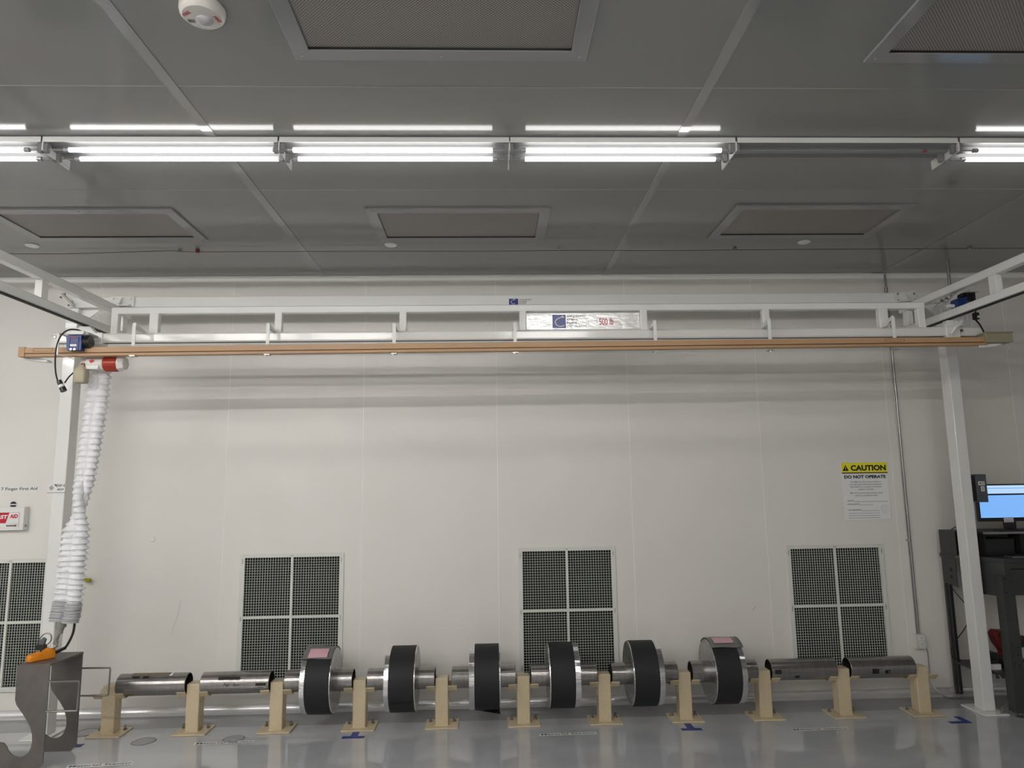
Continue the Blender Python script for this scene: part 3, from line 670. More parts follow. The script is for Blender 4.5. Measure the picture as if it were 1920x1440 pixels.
# ============================================================ FLOOR STANDS
t0 = thing('floor_stand', '', 'stand', (0, 0, 0), 'cream steel floor stands in the row')
YP = -.4375
B(-.052, .052, YP-.052, YP+.060, .012, .372).build('post', CREAM, t0, bevel=.007)
bpz = B(-.130, .130, -.552, -.325, .0008, .012).build('base_plate', CREAM, t0, bevel=.002)
bd = MB()
for sx in (-1, 1): bd.box(*( (-.056,.056) ), YP-.058, YP-.052, .010, .018)
bd.build('weld_bead', CREAM, t0, bevel=.002)
for sx in (-1, 1):
    for k2, yy in enumerate((-.395,)):
        MB().cyl((sx*.098, yy, .012), (sx*.098, yy, .027), .015, n=6, smooth=False).cyl((sx*.098, yy, .027), (sx*.098, yy, .050), .0075, n=10).build('anchor_bolt', ROD, bpz)
ZC = .3645; RC = .084
for sx in (-1, 1):
    q = [(-.078,-.050),(-.031,-.095),(.031,-.095),(.078,-.050),(.0735,-.0455),(.028,-.0885),(-.028,-.0885),(-.0735,-.0455)]
    a, b_ = (.052, .122) if sx > 0 else (-.122, -.052)
    MB().prism([(YP+y_, ZC+z_) for y_, z_ in q], 'x', a, b_).build('cradle', CREAM, t0)
    MB().prism([(YP-.028, ZC-.0965), (YP+.028, ZC-.0965), (YP+.004, ZC-.165), (YP-.004, ZC-.165)], 'x', *((.0525,.058) if sx > 0 else (-.058,-.0525))).build('cradle_gusset', CREAM, t0)
sl_ = ['beside the steel bracket at the left', 'between the two bare pipes at the left', 'between the left pipes and the first reel',
       'between the first and second reels', 'between the second and third reels', 'between the third and fourth reels',
       'between the fourth and fifth reels', 'between the fifth and sixth reels', 'between the last reel and the right pair of pipes', 'between the two bare pipes at the right', 'at the right end of the row near the wall outlet']
SX = [.184+.657*(i-6) for i in range(1, 12)]
for i, x in enumerate(SX):
    if i == 0:
        t0.location = (x, 0, 0); t0['label'] = 'cream steel floor stand '+sl_[0]
    else: copy_tree(t0, (x, 0, 0), 'cream steel floor stand '+sl_[i], 'cream steel floor stands in the row')
# ============================================================ PIPES AND REELS
def pipe_mesh(x0, x1, parent, name):
    mb = MB(); n_ = 48; th = .006
    mb.m(STEEL)
    vo = []
    for (x, r) in ((x0, RC-.003), (x0+.003, RC), (x1-.003, RC), (x1, RC-.003), (x1, RC-th), (x0, RC-th), (x0, RC-.003)):
        vo.append([mb.bm.verts.new((x, YP+r*math.cos(2*PI*i/n_), ZC+r*math.sin(2*PI*i/n_))) for i in range(n_)])
    mb.m(STEELIN)
    for j, (A, Bq) in enumerate(zip(vo, vo[1:])):
        for i in range(n_):
            f = mb.bm.faces.new((A[i], A[(i+1)%n_], Bq[(i+1)%n_], Bq[i])); f.smooth = True; f.material_index = 1 if j == 4 else 0
    return mb.build(name, None, parent)
def patch(x0, x1, a0, a1, r, material, name, parent, jag=0):
    """sheet on the pipe surface from angle a0 to a1, degrees forward of the top"""
    mb = MB(); nx, na = 8, 8; rows = []
    rnd = random.Random(int(x0*1000) & 255)
    for i in range(na+1):
        an = math.radians(a0+(a1-a0)*i/na)
        rows.append([mb.bm.verts.new((x0+(x1-x0)*j/nx + (rnd.uniform(-jag, jag) if j in (0, nx) else 0), YP-r*math.sin(an + (rnd.uniform(-jag, jag)/r if i in (0, na) else 0)), ZC+r*math.cos(an))) for j in range(nx+1)])
    for A, Bq in zip(rows, rows[1:]):
        for j in range(nx):
            f = mb.bm.faces.new((A[j], A[j+1], Bq[j+1], Bq[j])); f.smooth = True
    return mb.build(name, material, parent)
pk = [(SX[0]+.058, SX[1]-.056, 'dark steel pipe on the first pair of stands, with brown paper strip on top'),
      (SX[1]+.060, SX[2]-.056, 'dark steel pipe second from the left, with handwriting and black marks'),
      (SX[8]+.056, SX[9]-.058, 'dark steel pipe just right of the last reel'),
      (SX[9]+.056, SX[10]-.060, 'dark steel pipe at the right end of the row, two square black stickers')]
pipes = []
for x0, x1, lb in pk:
    t = thing('steel_pipe', lb, 'pipe', ((x0+x1)/2, YP, ZC), 'bare steel pipes on the stands')
    pipe_mesh(x0, x1, t, 'pipe_wall'); pipes.append(t)
PAPER = mat('brown_paper', (.17,.14,.10), .7)
p0, p1 = pk[0][0], pk[0][1]
patch(p0+.10, p0+.40, -20, 30, RC+.0012, PAPER, 'paper_strip', pipes[0], .002)
patch(p0+.115, p0+.175, 30, 42, RC+.0016, BLK, 'black_mark', pipes[0], .006)
patch(p0+.20, p0+.245, 30, 44, RC+.0016, BLK, 'black_mark', pipes[0], .005)
patch(p0+.405, p0+.425, -5, 30, RC+.0016, LABEL, 'white_chip', pipes[0], .004)
p0 = pk[1][0]
patch(p0+.14, p0+.315, 46, 64, RC+.0014, BLK, 'black_mark', pipes[1], .008)
patch(p0+.44, p0+.52, 82, 96, RC+.0014, BLK, 'black_mark', pipes[1], .004)
def wrap(xo, ang0):
    def f(u, v): an = math.radians(ang0) - v/RC; return (xo+u, YP-(RC+.0012)*math.sin(an), ZC+(RC+.0012)*math.cos(an))
    return f
letters('handwriting', [('Foil', 0, 0, .045, .024, 0, .2), ('Raw', .075, 0, .05, .022, 0, .2)], wrap(p0+.19, 96), BLK, pipes[1])
p0 = pk[2][0]
patch(p0+.02, p0+.075, 78, 100, RC+.0014, BLK, 'black_mark', pipes[2], .002)
patch(p0+.19, p0+.225, 112, 130, RC+.0014, BLK, 'black_mark', pipes[2], .004)
p0 = pk[3][0]
patch(p0+.17, p0+.225, 84, 112, RC+.0014, BLK, 'black_sticker', pipes[3])
patch(p0+.275, p0+.305, 92, 112, RC+.0014, BLK, 'black_sticker', pipes[3])
patch(p0+.312, p0+.322, 92, 100, RC+.0014, BLK, 'black_mark', pipes[3]); patch(p0+.312, p0+.322, 104, 112, RC+.0014, BLK, 'black_mark', pipes[3])
reels = [(2, -1.562, -1.327, -1.525, -1.333, 1, 'leftmost reel of black web on foil, grey flap with pink tag on top'),
         (3, -.914, -.672, -.877, -.679, 1, 'second reel from the left, black web with a torn line near the bottom'),
         (4, -.249, -.001, -.207, -.010, 1, 'third reel from the left, black web with loose corner hanging below'),
         (5, .385, .631, .393, .589, -1, 'fourth reel from the left, black web, in front of the middle grille'),
         (6, 1.048, 1.296, 1.056, 1.254, -1, 'fifth reel from the left, black web on wrinkled foil'),
         (7, 1.703, 1.952, 1.711, 1.910, -1, 'rightmost reel, grey flap with pink tag on top')]
RR = .2475
for si, b0, b1, w0, w1, sd, lb in reels:
    xa, xb = SX[si]+.062, SX[si+1]-.056
    if si == 4: xa, xb = -.392, .122
    t = thing('web_reel', lb, 'reel', ((b0+b1)/2, YP, ZC), 'reels of black web in the middle of the row')
    pipe_mesh(xa, xb, t, 'core_pipe')
    mb = MB(); n_ = 96; rnd = random.Random(si)
    wr = [rnd.uniform(-1, 1) for _ in range(n_)]
    face = b1 if sd > 0 else b0; other = b0 if sd > 0 else b1
    mb.m(FOIL); ringset = []
    for x, r in ((other, RC+.001), (other, RR-.002), (other+sd*.002, RR), (face-sd*.002, RR), (face, RR-.002)):
        ringset.append([mb.bm.verts.new((x, YP+r*math.cos(2*PI*i/n_), ZC+r*math.sin(2*PI*i/n_))) for i in range(n_)])
    for A, Bq in zip(ringset, ringset[1:]):
        for i in range(n_):
            f = mb.bm.faces.new((A[i], A[(i+1)%n_], Bq[(i+1)%n_], Bq[i])); f.smooth = True; f.material_index = 0
    mb.build('foil_layers', FOIL, t)
    mb = MB(); rs = []
    for j, r in enumerate((RR-.002, RR-.010, RR-.04, RR-.08, RR-.12, RC+.0005)):
        rs.append([mb.bm.verts.new((face-sd*(.000 if j == 0 else .004)+sd*wr[(i*3+j*7) % n_]*.0018*(1 if 0 < j < 5 else 0), YP+r*math.cos(2*PI*i/n_), ZC+r*math.sin(2*PI*i/n_))) for i in range(n_)])
    for A, Bq in zip(rs, rs[1:]):
        for i in range(n_): f = mb.bm.faces.new((A[i], A[(i+1)%n_], Bq[(i+1)%n_], Bq[i])); f.smooth = True
    o = mb.build('foil_end_face', FOILF, t); o['label'] = 'wrinkled silver end face'
    mb = MB()
    mb.lathe((0, YP, ZC), [(RR+.0005, w0), (RR+.0035, w0+.001), (RR+.0035, w1-.001), (RR+.0005, w1)], 'x', 96)
    o = mb.build('black_web_layer', BLACKW, t)
    if si in (2, 7):
        fa = 38 if si == 2 else 33; mb = MB(); nx, na = 6, 24; rows = []
        x0, x1 = (b0-.002, b1-.002) if si == 2 else (b0+.002, b1+.012)
        for i in range(na+1):
            an = math.radians(fa-(fa+42)*i/na); row_ = []
            for j in range(nx+1):
                u = j/nx; lift = .006+.004*math.sin(u*6)*(1-i/na)
                if si == 2: lift += .026*max(0, i/na-.35)*(1-u)*1.6
                else: lift += .008*(i/na)*(.5+.5*u)
                r = RR+.0035+lift
                row_.append(mb.bm.verts.new((x0+(x1-x0)*u, YP-r*math.sin(an), ZC+r*math.cos(an))))
            rows.append(row_)
        for A, Bq in zip(rows, rows[1:]):
            for j in range(nx): f = mb.bm.faces.new((A[j], A[j+1], Bq[j+1], Bq[j])); f.smooth = True
        o = mb.build('packing_flap', FOAM, t); o['label'] = 'grey packing sheet over the top'
        md = o.modifiers.new('thick', 'SOLIDIFY'); md.thickness = .003; md.offset = 0
        c0_, c1_ = (x0+.045, x1-.040) if si == 2 else (x0+.035, x1-.065)
        a0, a1 = (37, 14) if si == 2 else (24, 3)
        mb = MB(); rows = []
        for i in range(9):
            an = math.radians(a0+(a1-a0)*i/8)
            r = RR+.0035+.0155
            rows.append([mb.bm.verts.new((c0_+(c1_-c0_)*j/4, YP-r*math.sin(an), ZC+r*math.cos(an))) for j in range(5)])
        for A, Bq in zip(rows, rows[1:]):
            for j in range(4): f = mb.bm.faces.new((A[j], A[j+1], Bq[j+1], Bq[j])); f.smooth = True
        o = mb.build('pink_tag', PINK, t); o['label'] = 'pink printed paper tag'
    if si == 3:
        mb = MB(); r = RR+.006; rows = []
        for i in range(7):
            an = math.radians(122+18*i/6+0); r = RR+.004+.006*(1-i/6)
            rows.append([mb.bm.verts.new((w0+.002+(w1-w0-.004)*j/4, YP-r*math.sin(an-.02*j), ZC+r*math.cos(an-.02*j))) for j in range(5)])
        for A, Bq in zip(rows, rows[1:]):
            for j in range(4): mb.bm.faces.new((A[j], A[j+1], Bq[j+1], Bq[j]))
        mb.build('loose_end', BLACKW, t)
    if si == 4:
        mb = MB(); mb._f([(w0+.01,-.50,ZC-RR*.965),(w1,-.52,ZC-RR*.945),(w1+.006,-.56,ZC-RR-.008),(w1+.002,-.50,ZC-RR-.006)], [(0,1,2),(0,2,3)])
        o = mb.build('loose_corner', BLACKW, t); md = o.modifiers.new('thick', 'SOLIDIFY'); md.thickness = .002
# ============================================================ FLOOR MARKS
def flat(name, polys, material, z=.0016):
    mb = MB()
    for p in polys: mb.prism(p, 'z', .0004, z)
    return mb.build(name, material)
tag(flat('floor_tape_mark', [[(-1.225,-.695),(-1.055,-.695),(-1.055,-.645),(-1.225,-.645)], [(-1.165,-.645),(-1.110,-.645),(-1.110,-.556),(-1.165,-.556)]], TAPE), 'blue tape T on the floor below the fourth stand from left', 'floor tape', 'blue tape marks on the floor')
tag(flat('floor_tape_mark', [[(1.400,-.715),(1.560,-.715),(1.560,-.665),(1.400,-.665)], [(1.455,-.665),(1.510,-.665),(1.510,-.560),(1.455,-.560)]], TAPE), 'blue tape T on the floor below the stand between the last two reels', 'floor tape', 'blue tape marks on the floor')
tag(flat('floor_tape_mark', [[(3.530,-.715),(3.700,-.715),(3.700,-.665),(3.530,-.665)], [(3.650,-.665),(3.700,-.665),(3.700,-.560),(3.650,-.560)]], TAPE), 'blue tape L on the floor in front of the right column', 'floor tape', 'blue tape marks on the floor')
tag(flat('floor_tape_mark', [[(-3.30,-.72),(-3.17,-.72),(-3.17,-.66),(-3.30,-.66)]], TAPE), 'blue tape piece on the floor behind the steel bracket', 'floor tape', 'blue tape marks on the floor')
for x, y, L, hh, ang, lb in ((-2.10,-.716,.44,.052,.05,'at left before the second stand'), (.512,-.722,.44,.052,.03,'in the middle of the row'), (2.465,-.762,.45,.050,.03,'at right before the tenth stand'), (-2.82,-1.09,.44,.055,.10,'beside the steel bracket at the bottom edge')):
    t = thing('floor_label', 'white Material Staging label strip on the floor '+lb, 'floor label', (x, y, 0), 'Material Staging label strips')
    ca, sa = math.cos(ang), math.sin(ang)
    mp = lambda u, v, z=.0020, x=x, y=y, ca=ca, sa=sa: (x+u*ca-v*sa, y+u*sa+v*ca, z)
    mb = MB(); mb._f([mp(-L/2,-hh/2,.0017), mp(L/2,-hh/2,.0017), mp(L/2,hh/2,.0017), mp(-L/2,hh/2,.0017)], [(0,1,2,3)]); mb.build('label_strip', LABEL, t, norm=False)
    letters('printed_words', [('Material Staging', -L/2+.012, -hh/2+.005, L-.024, hh-.010, .018)], mp, BLK, t)
for x, y, r, lb in ((-2.738,-.640,.082,'round grey patch in the floor between the first two stands'), (-2.06,-.635,.075,'round grey patch in the floor above the left label strip'), (-3.30,-.40,.09,'round grey patch in the floor left of the first stand')):
    t = thing('floor_patch', lb, 'floor patch', (x, y, 0), 'round patches in the floor')
    MB().lathe((x, y, 0), [(0,.0018),(r,.0018),(r,.0)], n=36).build('patch_disc', PATCH, t)
    MB().tube([(x+.006*math.sin(3*a)+r*math.cos(a), y+r*math.sin(a), .0012) for a in [2*PI*i/36 for i in range(36)]], .003, 6, True).build('patch_edge', PATCHE, t)
# ============================================================ WALL ITEMS
t = thing('caution_sign', 'yellow and white CAUTION DO NOT OPERATE sign on the wall', 'sign', (3.39, -.005, 1.8))
cx0, cx1, cz0, cz1 = 3.176, 3.606, 1.538, 2.060
B(cx0, cx1, -.006, -.001, cz0, cz1).build('sign_board', mat('sign_white', (.86,.87,.87), .5), t, bevel=.001)
B(cx0, cx1, -.0068, -.006, 1.970, cz1).build('yellow_header', YEL, t)
B(cx0, cx1, -.0072, -.006, 1.961, 1.970).build('black_rule', BLK, t)
W = on_wall(-.0078)
mb = MB(); mb._f([(3.185,-.0076,1.985),(3.243,-.0076,1.985),(3.214,-.0076,2.040)], [(0,1,2)]); mb.build('warning_triangle', BLK, t, norm=False)
letters('triangle_mark', [('!', 3.2105, 1.990, .007, .032, .02)], on_wall(-.0082), YEL, t)
letters('header_lettering', [('CAUTION', 3.262, 1.985, .330, .052, .045)], W, BLK, t)
letters('sign_lettering', [('DO NOT OPERATE', 3.195, 1.915, .390, .030, .045)], W, BLK, t)
bl = [('This HMI, and the process it controls is', .29, 1.876), ('currently being utilized by the technician', .305, 1.853), ('listed below, or a process automation', .29, 1.831), ('engineer remotely.', .14, 1.809), ('HMI cannot be operated until the contact', .31, 1.775), ('listed has completed review.', .21, 1.752)]
letters('small_print', [(a, 3.390-b_/2, z, b_, .0125, .005) for a, b_, z in bl] + [('CONTACT:', 3.205, 1.706, .062, .011, .012), ('DATE INITIATED:', 3.205, 1.676, .115, .011, .012), ('TASK DESCRIPTION:', 3.207, 1.624, .125, .011, .02)], W, BLK, t)
k = MB()
for a, b_, z in ((3.268,3.585,1.703),(3.322,3.445,1.672),(3.334,3.500,1.620),(3.208,3.500,1.598),(3.208,3.500,1.577),(3.208,3.500,1.556)): k.box(a, b_, -.0075, -.006, z, z+.0022)
k.build('ruled_line', BLK, t)
MB().cyl((3.552,-.010,1.632), (3.552,-.006,1.632), .042, n=36).build('round_button', mat('button_white', (.80,.81,.80), .4), t, bevel=.001)
# outlet box + conduit
t = thing('outlet_box', 'white surface outlet box low on the wall at the right', 'outlet', (3.75, -.03, .47))
B(3.705, 3.795, -.045, -.0005, .405, .532).build('box_body', SKIN, t, bevel=.004)
k = MB()
for z in (.500, .445): k.lathe((3.753, -.045, z), [(0,-.003),(.020,-.003),(.022,0)], 'y', 20)
k.parts('socket_face', LABEL, t)
k = MB()
for z in (.500, .445):
    for dx in (-.007, .007): k.box(3.753+dx-.0015, 3.753+dx+.0015, -.0495, -.048, z-.002, z+.010)
    k.box(3.750, 3.756, -.0495, -.048, z-.012, z-.007)
k.parts('socket_slot', BLK, t)
t = thing('conduit', 'thin galvanised conduit running down the wall to the outlet box', 'conduit', (3.755, -.02, .53))
MB().cyl((3.752,-.018,.532), (3.745,-.018,H-.001), .0095, n=14).build('lower_pipe', CONDUIT, t)
MB().cyl((3.745,-.05,H-.006), (3.60,-.05,H-.006), .003, n=6).build('ceiling_lead', CONDUIT, t)
MB().cyl((3.7465,-.018,1.335), (3.7465,-.018,1.365), .013, n=14).cyl((3.745,-.018,3.66), (3.745,-.018,3.72), .015, n=14).box(3.72, 3.77, -.006, -.0005, 1.345, 1.355).parts('coupling', CONDUIT, t)
tag(MB().cyl((3.738,-.009,.52), (3.735,-.009,H-.3), .004, n=8).build('wall_cable', CONDUIT), 'thin grey cable clipped beside the conduit on the wall', 'cable')
t = thing('ceiling_conduit', 'bright conduit dropping from the ceiling behind the right runway beam', 'conduit', (4.108, -.40, H))
MB().cyl((4.108,-.40,3.35), (4.108,-.40,H), .0125, n=14).build('drop_pipe', CONDUIT, t)
MB().cyl((4.108,-.40,H-.02), (4.108,-.40,H), .016, n=14).build('drop_fitting', CONDUIT, t)
tag(MB().tube(smooth_path([(3.795,-.03,.42),(3.81,-.03,.36),(3.812,-.03,.20),(3.815,-.06,.10),(3.86,-.10,.03),(3.95,-.12,.006),(4.10,-.14,.006),(4.25,-.10,.02)],5), .005, 8).build('power_cord', CONDUIT), 'grey power cord running from the outlet box to the desk', 'cord')
t = thing('first_aid_box', 'white first aid box on the wall at the left edge', 'first aid box', (-4.4, -.05, 1.65))
B(-4.66, -4.143, -.070, -.001, 1.575, 1.775).build('case', WHITE2, t, bevel=.005)
FY = -.0706
B(-4.60, -4.182, FY-.0006, FY, 1.595, 1.728).build('label_sheet', LABEL, t)
mb = MB(); mb._f([(-4.60,FY-.0012,1.637),(-4.293,FY-.0012,1.637),(-4.268,FY-.0012,1.726),(-4.60,FY-.0012,1.726)], [(0,1,2,3)]); mb.build('red_field', RED, t, norm=False)
letters('white_lettering', [('FIRST', -4.408, 1.674, .128, .034, .045, .1)], on_wall(FY-.0018), LABEL, t)
letters('red_lettering', [('AID', -4.262, 1.679, .070, .033, .045, .1)], on_wall(FY-.0018), RED, t)
letters('maker_lettering', [('GRAINGER', -4.287, 1.607, .092, .015, .05)], on_wall(FY-.0018), BLK, t)
k = MB(); k.box(-4.60, -4.180, FY-.001, FY-.0004, 1.7265, 1.7285).box(-4.1825, -4.1805, FY-.001, FY-.0004, 1.597, 1.7265).box(-4.268,-4.1825,FY-.001,FY-.0004,1.632,1.6335).box(-4.60,-4.1825,FY-.001,FY-.0004,1.5945,1.596); k.build('red_outline', RED, t)
B(-4.1432, -4.139, -.045, -.030, 1.60, 1.622).build('case_latch', ROD, t)
t = thing('wall_label', 'white strip label reading 7 Finger First Aid above the first aid box', 'label', (-4.25, 0, 1.93))
B(-4.52, -4.083, -.002, -.0005, 1.903, 1.955).build('label_strip', LABEL, t)
letters('label_lettering', [('7 Finger First Aid', -4.402, 1.912, .312, .034, .01)], on_wall(-.0026), BLK, t)
t = thing('round_wall_emblem', 'small black and white round emblem above the first aid box', 'emblem', (-4.287, 0, 1.80))
MB().lathe((-4.285,-.0,1.795), [(0,-.004),(.034,-.004),(.034,0)], 'y', 28).build('emblem_disc', LABEL, t)
k = MB()
k.prism([(-4.285+.027*math.cos(a), 1.800+.022*math.sin(a)) for a in [PI*i/10 for i in range(11)]], 'y', -.0052, -.004)
k.prism([(-4.285+.027*math.cos(a), 1.791+.022*math.sin(a)) for a in [PI+PI*i/10 for i in range(11)]], 'y', -.0052, -.004)
k.build('emblem_mark', BLK, t)
t = thing('column_sign', 'small white sign with a diamond logo on the left crane column', 'sign', (-3.62, -.49, 1.93))
SY = -.4905
B(-3.695, -3.560, SY-.002, SY, 1.897, 1.968).build('sign_plate', LABEL, t)
B(-3.700, -3.556, SY-.004, SY, 1.892, 1.898).build('sign_rail', CONDUIT, t)
mb = MB(); mb._f([(-3.690,SY-.003,1.934),(-3.668,SY-.003,1.910),(-3.646,SY-.003,1.934),(-3.668,SY-.003,1.958)], [(0,1,2,3)]); mb.build('diamond_logo', CONDUIT, t, norm=False)
mb = MB(); mb._f([(-3.650,SY-.003,1.962),(-3.632,SY-.003,1.962),(-3.632,SY-.003,1.945)], [(0,1,2)]); mb.build('corner_mark', BLK, t, norm=False)
letters('sign_lettering', [('EXP-S', -3.630, 1.942, .068, .020, .02), ('4029', -3.622, 1.912, .052, .017, .02)], on_wall(SY-.003), BLK, t)
tag(B(-3.075, -3.035, -.008, -.0005, 1.452, 1.492).build('wall_cover', WALL, bevel=.004), 'small blank square cover on the wall right of the bellows', 'wall cover')
tag(MB().cyl((-3.60,-.05,1.136), (-3.545,-.05,1.136), .020, .017, n=18).cyl((-3.60,-.05,1.136),(-3.60,-.0005,1.136),.012,n=12).build('valve_cap', YG), 'yellow green valve cap on the wall behind the bellows', 'valve cap')
mk = MB()
mk.tube([(-2.78,-.0012,.95),(-2.80,-.0012,.82),(-2.835,-.0012,.72),(-2.85,-.0012,.66)], .0008, 5).tube([(2.30,-.0012,.80),(2.27,-.0012,.76)], .0014, 5)
tag(mk.build('wall_scratch', mat('scratch_grey', (.28,.28,.27), .7)), 'thin grey scratches on the lower wall panels', 'scratch')
# ============================================================ WORKSTATION DESK
t = thing('workstation_desk', 'dark grey steel workstation desk behind the right column', 'desk', (4.5, -.3, 0))
DX = 5.25
MB().prism([(3.985,-.06),(3.985,-.27),(4.070,-.352),(4.165,-.62),(DX,-.62),(DX,-.06)], 'z', 1.205, 1.240).build('worktop', GREYD, t, bevel=.002)
MB().prism([(-.08,1.205),(-.27,1.205),(-.27,.965),(-.08,.985)], 'x', 3.985, 3.991).build('side_panel', GREYD, t)
k = MB()
for z in (1.108, 1.045): k.cyl((3.9835,-.20,z), (3.985,-.20,z), .018, n=16)
k.parts('cable_hole', BLK, t)
def quadp(mb, p0, p1, z0, z1, th=.006):
    d = Vector((p1[0]-p0[0], p1[1]-p0[1])).normalized(); nn = Vector((-d.y, d.x))*th
    mb.prism([p0, p1, (p1[0]+nn.x, p1[1]+nn.y), (p0[0]+nn.x, p0[1]+nn.y)], 'z', z0, z1)
mb = MB(); quadp(mb, (4.074,-.36), (4.168,-.615), .93, 1.203); mb.build('corner_apron', GREYD, t)
B(4.172, DX, -.616, -.610, .945, 1.203).build('front_apron', GREYD, t)
B(4.22, DX, -.622, -.616, 1.150, 1.160).build('drawer_gap', BLK, t)
dr_ = B(4.40, 4.95, -.622, -.6165, .965, 1.130).build('drawer_front', GREYD, t, bevel=.004)
k = MB().box(4.125, 4.131, -.63, -.54, .035, 1.10).box(4.131, 4.222, -.63, -.624, .035, 1.10).build('front_leg', GREYD, t)
bo = MB()
for z in (1.08, .97, .56, .50, .42, .40): 
    for x in (4.15, 4.19): bo.cyl((x,-.634,z-(.02 if x > 4.17 else 0)), (x,-.630,z-(.02 if x > 4.17 else 0)), .006, n=8)
bo.parts('leg_bolt', BLK, k)
MB().cyl((4.17,-.60,.012), (4.17,-.60,.04), .008, n=10).cyl((4.17,-.60,.001), (4.17,-.60,.012), .032, .014, n=18).build('leveling_foot', CONDUIT, t)
k = MB().box(3.985, 4.045, -.105, -.08, .035, .98).build('rear_leg', GREYD, t)
MB().cyl((4.0,-.11,.012), (4.0,-.11,.04), .008, n=10).cyl((4.0,-.11,.001), (4.0,-.11,.012), .032, .014, n=18).build('leveling_foot', CONDUIT, t)
MB().bar((3.997,-.145,1.00), (4.002,-.145,.06), .022, .022).build('black_strut', DARK, t)
MB().prism([(3.992,-.08),(3.992,-.33),(4.075,-.36),(4.075,-.50),(DX,-.50),(DX,-.08)], 'z', .300, .318).box(4.075, DX, -.506, -.4995, .270, .318).build('lower_shelf', GREYD, t)
# riser above the worktop
MB().box(3.985, 3.991, -.30, -.08, 1.242, 1.437).box(3.985, DX, -.30 , -.08, 1.437, 1.447).box(4.15, DX, -.46, -.30, 1.433, 1.443).box(3.991, DX, -.092, -.08, 1.242, 1.437).build('riser_cabinet', GREYD, t, bevel=.001)
MB().box(4.12, DX, -.47, -.464, 1.428, 1.447).build('shelf_edge', CONDUIT, t)
MB().box(4.14, 4.15, -.45, -.31, 1.242, 1.433).box(4.45, 4.455, -.45, -.31, 1.24, 1.433).parts('riser_divider', BLK, t)
tag(B(4.16, 4.42, -.42, -.16, 1.2405, 1.385).build('computer_case', DARK, bevel=.004), 'black computer case under the monitor shelf', 'computer')
t2 = thing('keyboard_tray', 'thin grey keyboard tray and keyboard on the desk', 'keyboard', (4.5, -.52, 1.24))
B(4.27, 4.85, -.585, -.485, 1.2405, 1.252).build('tray', CONDUIT, t2, bevel=.002)
B(4.30, 4.82, -.578, -.492, 1.252, 1.262).build('keys', DARK, t2, bevel=.002)
tag(MB().tube(smooth_path([(4.02,-.2,1.447),(4.05,-.22,1.475),(4.10,-.25,1.478),(4.16,-.28,1.452)],5), .004, 6).build('desk_cable', RUB), 'black cable looped on top of the riser behind the column', 'cable')
# monitor
t = thing('monitor', 'flat monitor with light blue screen standing on the desk riser', 'monitor', (4.45, -.35, 1.447))
B(4.172, 4.760, -.372, -.335, 1.528, 1.848).build('case', DARK, t, bevel=.004)
B(4.186, 4.746, -.3735, -.372, 1.560, 1.752).build('screen', SCREEN, t)
B(4.186, 4.746, -.3735, -.372, 1.766, 1.836).build('screen_window', SCREENL, t)
B(4.186, 4.746, -.3732, -.372, 1.752, 1.766).build('screen_bar', SCREEND, t)
for a, b_, z in ((4.20, 4.60, 1.810), (4.20, 4.27, 1.784)):
    B(a, b_, -.3737, -.3735, z, z+.003).build('screen_text_line', mat('screen_ink', (.25,.35,.5), .4), t)
st = B(4.385, 4.470, -.3745, -.372, 1.520, 1.556).build('bezel_sticker', LABEL, t)
k = MB()
for z in (1.526, 1.534, 1.542): k.box(4.39, 4.465, -.3750, -.3745, z, z+.004)
k.build('sticker_print', CONDUIT, st)
MB().box(4.40, 4.50, -.36, -.335, 1.458, 1.528).build('stand_neck', DARK, t)
MB().prism([(4.30,-.44),(4.60,-.44),(4.56,-.30),(4.34,-.30)], 'z', 1.4475, 1.460).build('stand_base', DARK, t, bevel=.002)
# disconnect box on the column
t = thing('disconnect_box', 'dark grey electrical box with two white stickers beside the right column', 'electrical box', (4.12, -.42, 1.8))
B(4.105, 4.195, -.475, -.40, 1.698, 1.935).build('enclosure', GREYE, t, bevel=.003)
B(4.055, 4.105, -.46, -.41, 1.71, 1.92).build('switch_body', DARK, t, bevel=.002)
B(4.120, 4.176, -.4765, -.475, 1.842, 1.874).build('sticker', LABEL, t)
B(4.140, 4.170, -.4765, -.475, 1.790, 1.834).build('sticker', LABEL, t)
k = MB(); k.cyl((4.137,-.4775,1.858), (4.137,-.4765,1.858), .007, n=12)
for z in (1.850, 1.858, 1.866): k.box(4.148, 4.170, -.4772, -.4765, z, z+.003)
for z in (1.798, 1.806, 1.814, 1.822): k.box(4.147, 4.163, -.4772, -.4765, z, z+.004)
k.build('sticker_print', BLK, t)
MB().cyl((4.09,-.435,1.92), (4.06,-.435,2.02), .006, n=8).build('lead_in', CONDUIT, t)
MB().box(4.058, 4.085, -.44, -.415, 1.60, 1.70).build('plug', LABEL, t, bevel=.003)
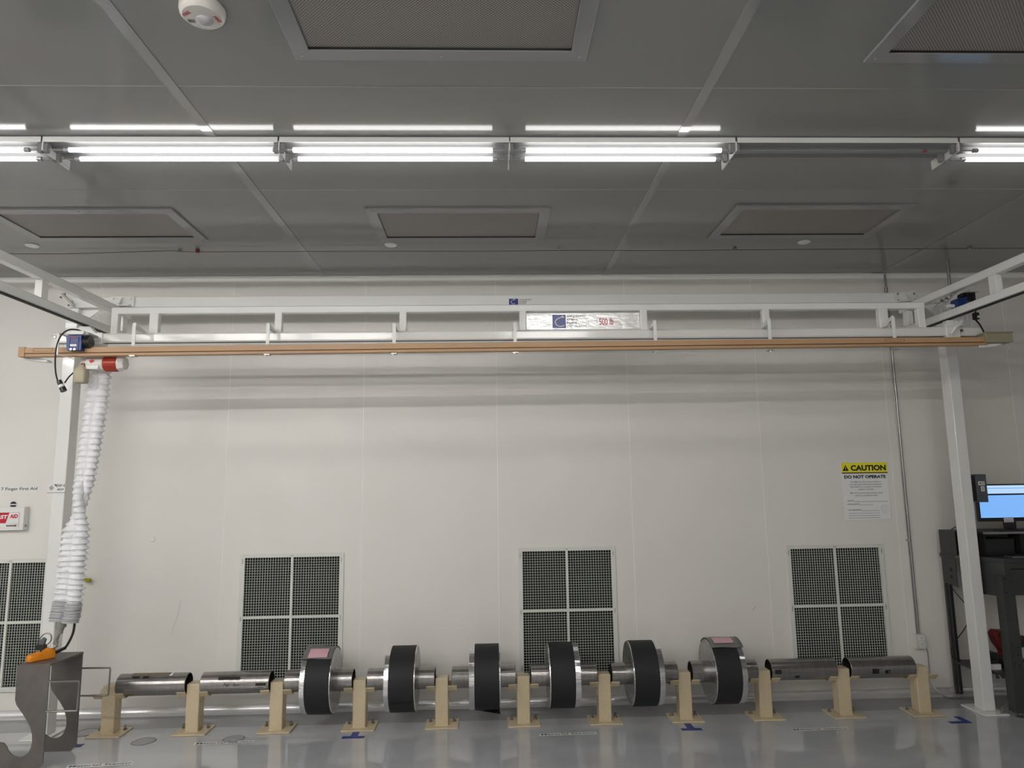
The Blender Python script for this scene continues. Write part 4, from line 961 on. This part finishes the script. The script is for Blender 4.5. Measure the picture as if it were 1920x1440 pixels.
# things on the lower shelf
t = thing('cordless_tool', 'red and black cordless tool on the lower shelf of the desk', 'power tool', (4.30, -.33, .318))
MB().prism([(4.17,.60),(4.20,.625),(4.38,.615),(4.42,.56),(4.40,.50),(4.345,.45),(4.345,.36),(4.24,.36),(4.24,.45),(4.19,.52)], 'y', -.40, -.31).build('tool_shell', mat('tool_red', (.16,.010,.008), .4), t, bevel=.010)
MB().box(4.225, 4.36, -.42, -.29, .3185, .372).build('battery', DARK, t, bevel=.006)
MB().prism([(4.215,.61),(4.33,.60),(4.31,.43),(4.25,.43)], 'y', -.415, -.30).box(4.40, 4.44, -.385, -.325, .48, .575).build('tool_grip', DARK, t, bevel=.006)
tag(MB().box(4.09, 4.17, -.42, -.33, .400, .452).box(4.095, 4.165, -.43, -.32, .365, .402).build('charger_block', DARK, bevel=.005), 'black charger block on the white box beside the red tool', 'charger')
tag(B(4.085, 4.175, -.44, -.30, .3185, .364).build('small_box', LABEL, bevel=.003), 'small white box on the lower desk shelf', 'box')
tag(MB().tube(smooth_path([(4.17,-.38,.42),(4.22,-.43,.40),(4.30,-.45,.385),(4.45,-.46,.39),(4.60,-.44,.36)],6), .010, 8).build('shelf_cable', RUB), 'thick black cable lying along the lower shelf', 'cable')
tag(MB().tube(smooth_path([(4.09,-.52,.30),(4.13,-.53,.22),(4.17,-.5,.12),(4.17,-.45,.04),(4.12,-.40,.008),(4.09,-.30,.008)],6), .006, 8).build('hanging_cable', CONDUIT), 'grey cable hanging from the shelf to the floor behind the column', 'cable')
tag(MB().tube(smooth_path([(4.20,-.55,.945),(4.19,-.55,.90),(4.20,-.56,.86),(4.225,-.56,.80),(4.26,-.50,.74)],6), .005, 8).build('dangling_cable', RUB), 'black cable dangling under the desk apron', 'cable')
tag(MB().tube(smooth_path([(3.993,-.17,.95),(4.045,-.20,.86),(4.09,-.22,.78),(4.08,-.22,.68),(4.05,-.2,.60),(3.96,-.2,.50),(3.92,-.19,.42),(3.94,-.18,.36),(4.02,-.16,.335)],5), .004, 8).build('looped_cable', RUB), 'thin black cable looping beside the rear desk leg', 'cable')
